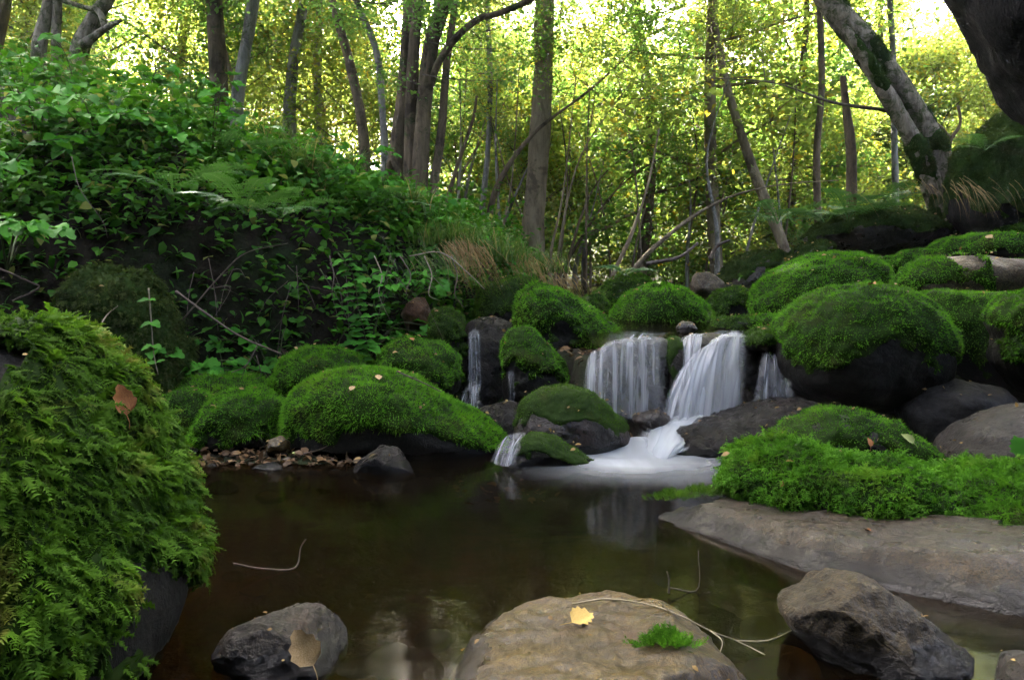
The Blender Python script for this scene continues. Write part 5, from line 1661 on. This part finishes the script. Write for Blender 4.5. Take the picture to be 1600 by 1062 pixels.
# moss tuft on the olive rock
def moss_tuft(label, px, py, n, rad, L, mat='moss_carpet'):
    p, nrm = hit(px, py)
    rs = np.random.RandomState(4)
    P = rs.randn(n, 3) * np.array((rad, rad, 0.003)) * 0.5
    P[:, 2] += 0.014 * np.exp(-(P[:, 0] ** 2 + P[:, 1] ** 2) / (rad * .5) ** 2)
    d = np.stack((P[:, 0] / rad, P[:, 1] / rad, np.full(n, 0.9)), -1) + rs.randn(n, 3) * 0.4
    R = frames(d, up=np.tile((0, 0, 1.0), (n, 1)) + rs.randn(n, 3) * 0.3, spin=rs.rand(n) * 6)
    V, F, r = instances(*SPRIG, R, L * (0.6 + 0.7 * rs.rand(n)), P)
    b = MB(); b.add(V, F, rnd=r)
    link('moss_tuft', b.build('moss_tuft', MAT[mat], False), loc=p, label=label, cat='moss', rot=(-0.35, 0, 0))


moss_tuft('little green moss tuft growing on the olive brown rock', 1040, 1008, 380, 0.034, 0.018)
moss_tuft('dark moss fringe on the left tip of the flat slab', 1048, 778, 260, 0.05, 0.018, 'moss_dark')
moss_tuft('dark moss fringe between slab tip and moss carpet', 1090, 772, 300, 0.06, 0.02, 'moss_dark')

# litter strip, pebbles, stones under water
def stone_mesh(seed, mat):
    D, F = ico(3)
    rs = np.random.RandomState(seed)
    V = D * np.array((1, 0.7 + 0.3 * rs.rand(), 0.45 + 0.2 * rs.rand()))
    for k in range(6):
        nv = unit(rs.randn(3)); e = V @ nv; lim = e.max() * (0.7 + 0.2 * rs.rand())
        V = V - nv[None] * (np.clip(e - lim, 0, None) * 0.9)[:, None]
    V = V * (1 + 0.08 * fbm(D * 2, 3, seed))[:, None]
    return mesh('pebble', V, [F], MAT[mat], True)


SM = [stone_mesh(i, ['rock_olive', 'rock_grey', 'rock_brown', 'rock_slab'][i % 4]) for i in range(8)]
rs = np.random.RandomState(77)
for i in range(44):
    px = 300 + 260 * rs.rand(); py = 708 + 26 * rs.rand()
    z = 0.02
    d = at(px, py, 1.0) - np.array((0, 0, CAM_H)); p = np.array((0, 0, CAM_H)) + d * ((z - CAM_H) / d[2])
    s = 0.012 + 0.018 * rs.rand() ** 2
    link('pebble', SM[i % 8], loc=(p[0], p[1], max(hgt(p[0], p[1]), -0.02) + s * 0.2), rot=(0, 0, rs.rand() * 6), scale=(s, s, s), label='small stone in the gravel and litter strip at the pool edge', cat='stone', group='stones of the litter strip')
BEDS = [(347, 762, .05), (425, 778, .06), (390, 768, .03), (470, 760, .03), (500, 770, .035), (440, 800, .03), (600, 1030, .05), (640, 1050, .06), (680, 1000, .045), (560, 1040, .04), (1185, 985, .05), (1240, 1040, .06), (1500, 960, .05), (1560, 1000, .07), (1200, 1055, .05), (400, 915, .04), (365, 900, .03)]
for i, (px, py, s) in enumerate(BEDS):
    zb = -0.045 - 0.03 * (i % 3) - 0.05 * (i > 5)
    d = at(px, py, 1.0) - np.array((0, 0, CAM_H)); p = np.array((0, 0, CAM_H)) + d * ((zb - CAM_H) / d[2])
    link('stone', SM[[3, 0, 7, 4][i % 4]], loc=p, rot=(0.1, 0.1, i * 1.7), scale=(s * 1.2, s * 1.2, s * 0.8), label='rounded brownish stone lying under water on the pool bed', cat='stone', group='stones on the pool bed')


def litter_strip():
    rs = np.random.RandomState(31)
    n = 420
    x = rs.uniform(-1.35, -0.6, n); y = rs.uniform(3.02, 3.3, n)
    z = np.maximum(height(x, y), 0.0) + 0.012 * rs.rand(n) + 0.004
    V, F, r = leaves_at(np.stack((x, y, z), -1), 0.04, LEAF4, rs, 0.6)
    b = MB(); b.add(V, F, rnd=r)
    link('leaf_litter', b.build('leaf_litter', MAT['litter'], False), kind='stuff', label='brown dead leaves washed up at the left pool edge')


litter_strip()


def flecks():
    """bits of dead leaf and bark caught on the moss and stones"""
    rs = np.random.RandomState(55)
    b = MB()
    for ob, V, F in BOULD:
        n = vnormals(V, F)[F].mean(1)
        w = np.clip(n[:, 2] - 0.25, 0, 1) * (V[F].mean(1)[:, 2] > 0.03)
        if w.sum() < 1e-6:
            continue
        a = np.linalg.norm(np.cross(V[F[:, 1]] - V[F[:, 0]], V[F[:, 2]] - V[F[:, 0]]), axis=1) * 0.5
        k = int(min(40, 6 + (a * w).sum() * 45))
        P, nn, f = sample_tris(V, F, w, k, rs)
        lift = 0.032 if ob.children else 0.004
        near = float(np.mean(V[:, 1])) < 1.6
        R = frames(rs.randn(k, 3) * np.array((1, 1, 0.3)), up=nn + rs.randn(k, 3) * 0.35)
        s = (0.010 if near else 0.022) * (0.4 + rs.rand(k))
        vv, ff, rr = instances(*LEAF4, R, s, P + nn * lift)
        b.add(vv, ff, rnd=rr)
    link('leaf_litter', b.build('leaf_litter', MAT['straw'], False), kind='stuff', label='crumbs of dead leaf scattered over the boulders')


flecks()

# ------------------------------------------------------------------ the sunlit air of the wood
def haze():
    D, F = np.array([(x, y, z) for x in (-57, 57) for y in (-16, 72) for z in (-1.6, 42)], float), np.array(((0, 1, 3, 2), (4, 6, 7, 5), (0, 4, 5, 1), (2, 3, 7, 6), (0, 2, 6, 4), (1, 5, 7, 3)))
    m = bpy.data.materials.new('haze')
    m.use_nodes = True
    nt = m.node_tree
    nt.nodes.clear()
    out = nt.nodes.new('ShaderNodeOutputMaterial')
    v = nt.nodes.new('ShaderNodeVolumePrincipled')
    v.inputs['Color'].default_value = (0.95, 0.97, 0.93, 1)
    v.inputs['Density'].default_value = 0.0009
    v.inputs['Anisotropy'].default_value = 0.3
    nt.links.new(v.outputs[0], out.inputs['Volume'])
    link('haze', mesh('haze', D, [F], m, False), kind='stuff', label='thin sunlit haze hanging between the trees')


haze()
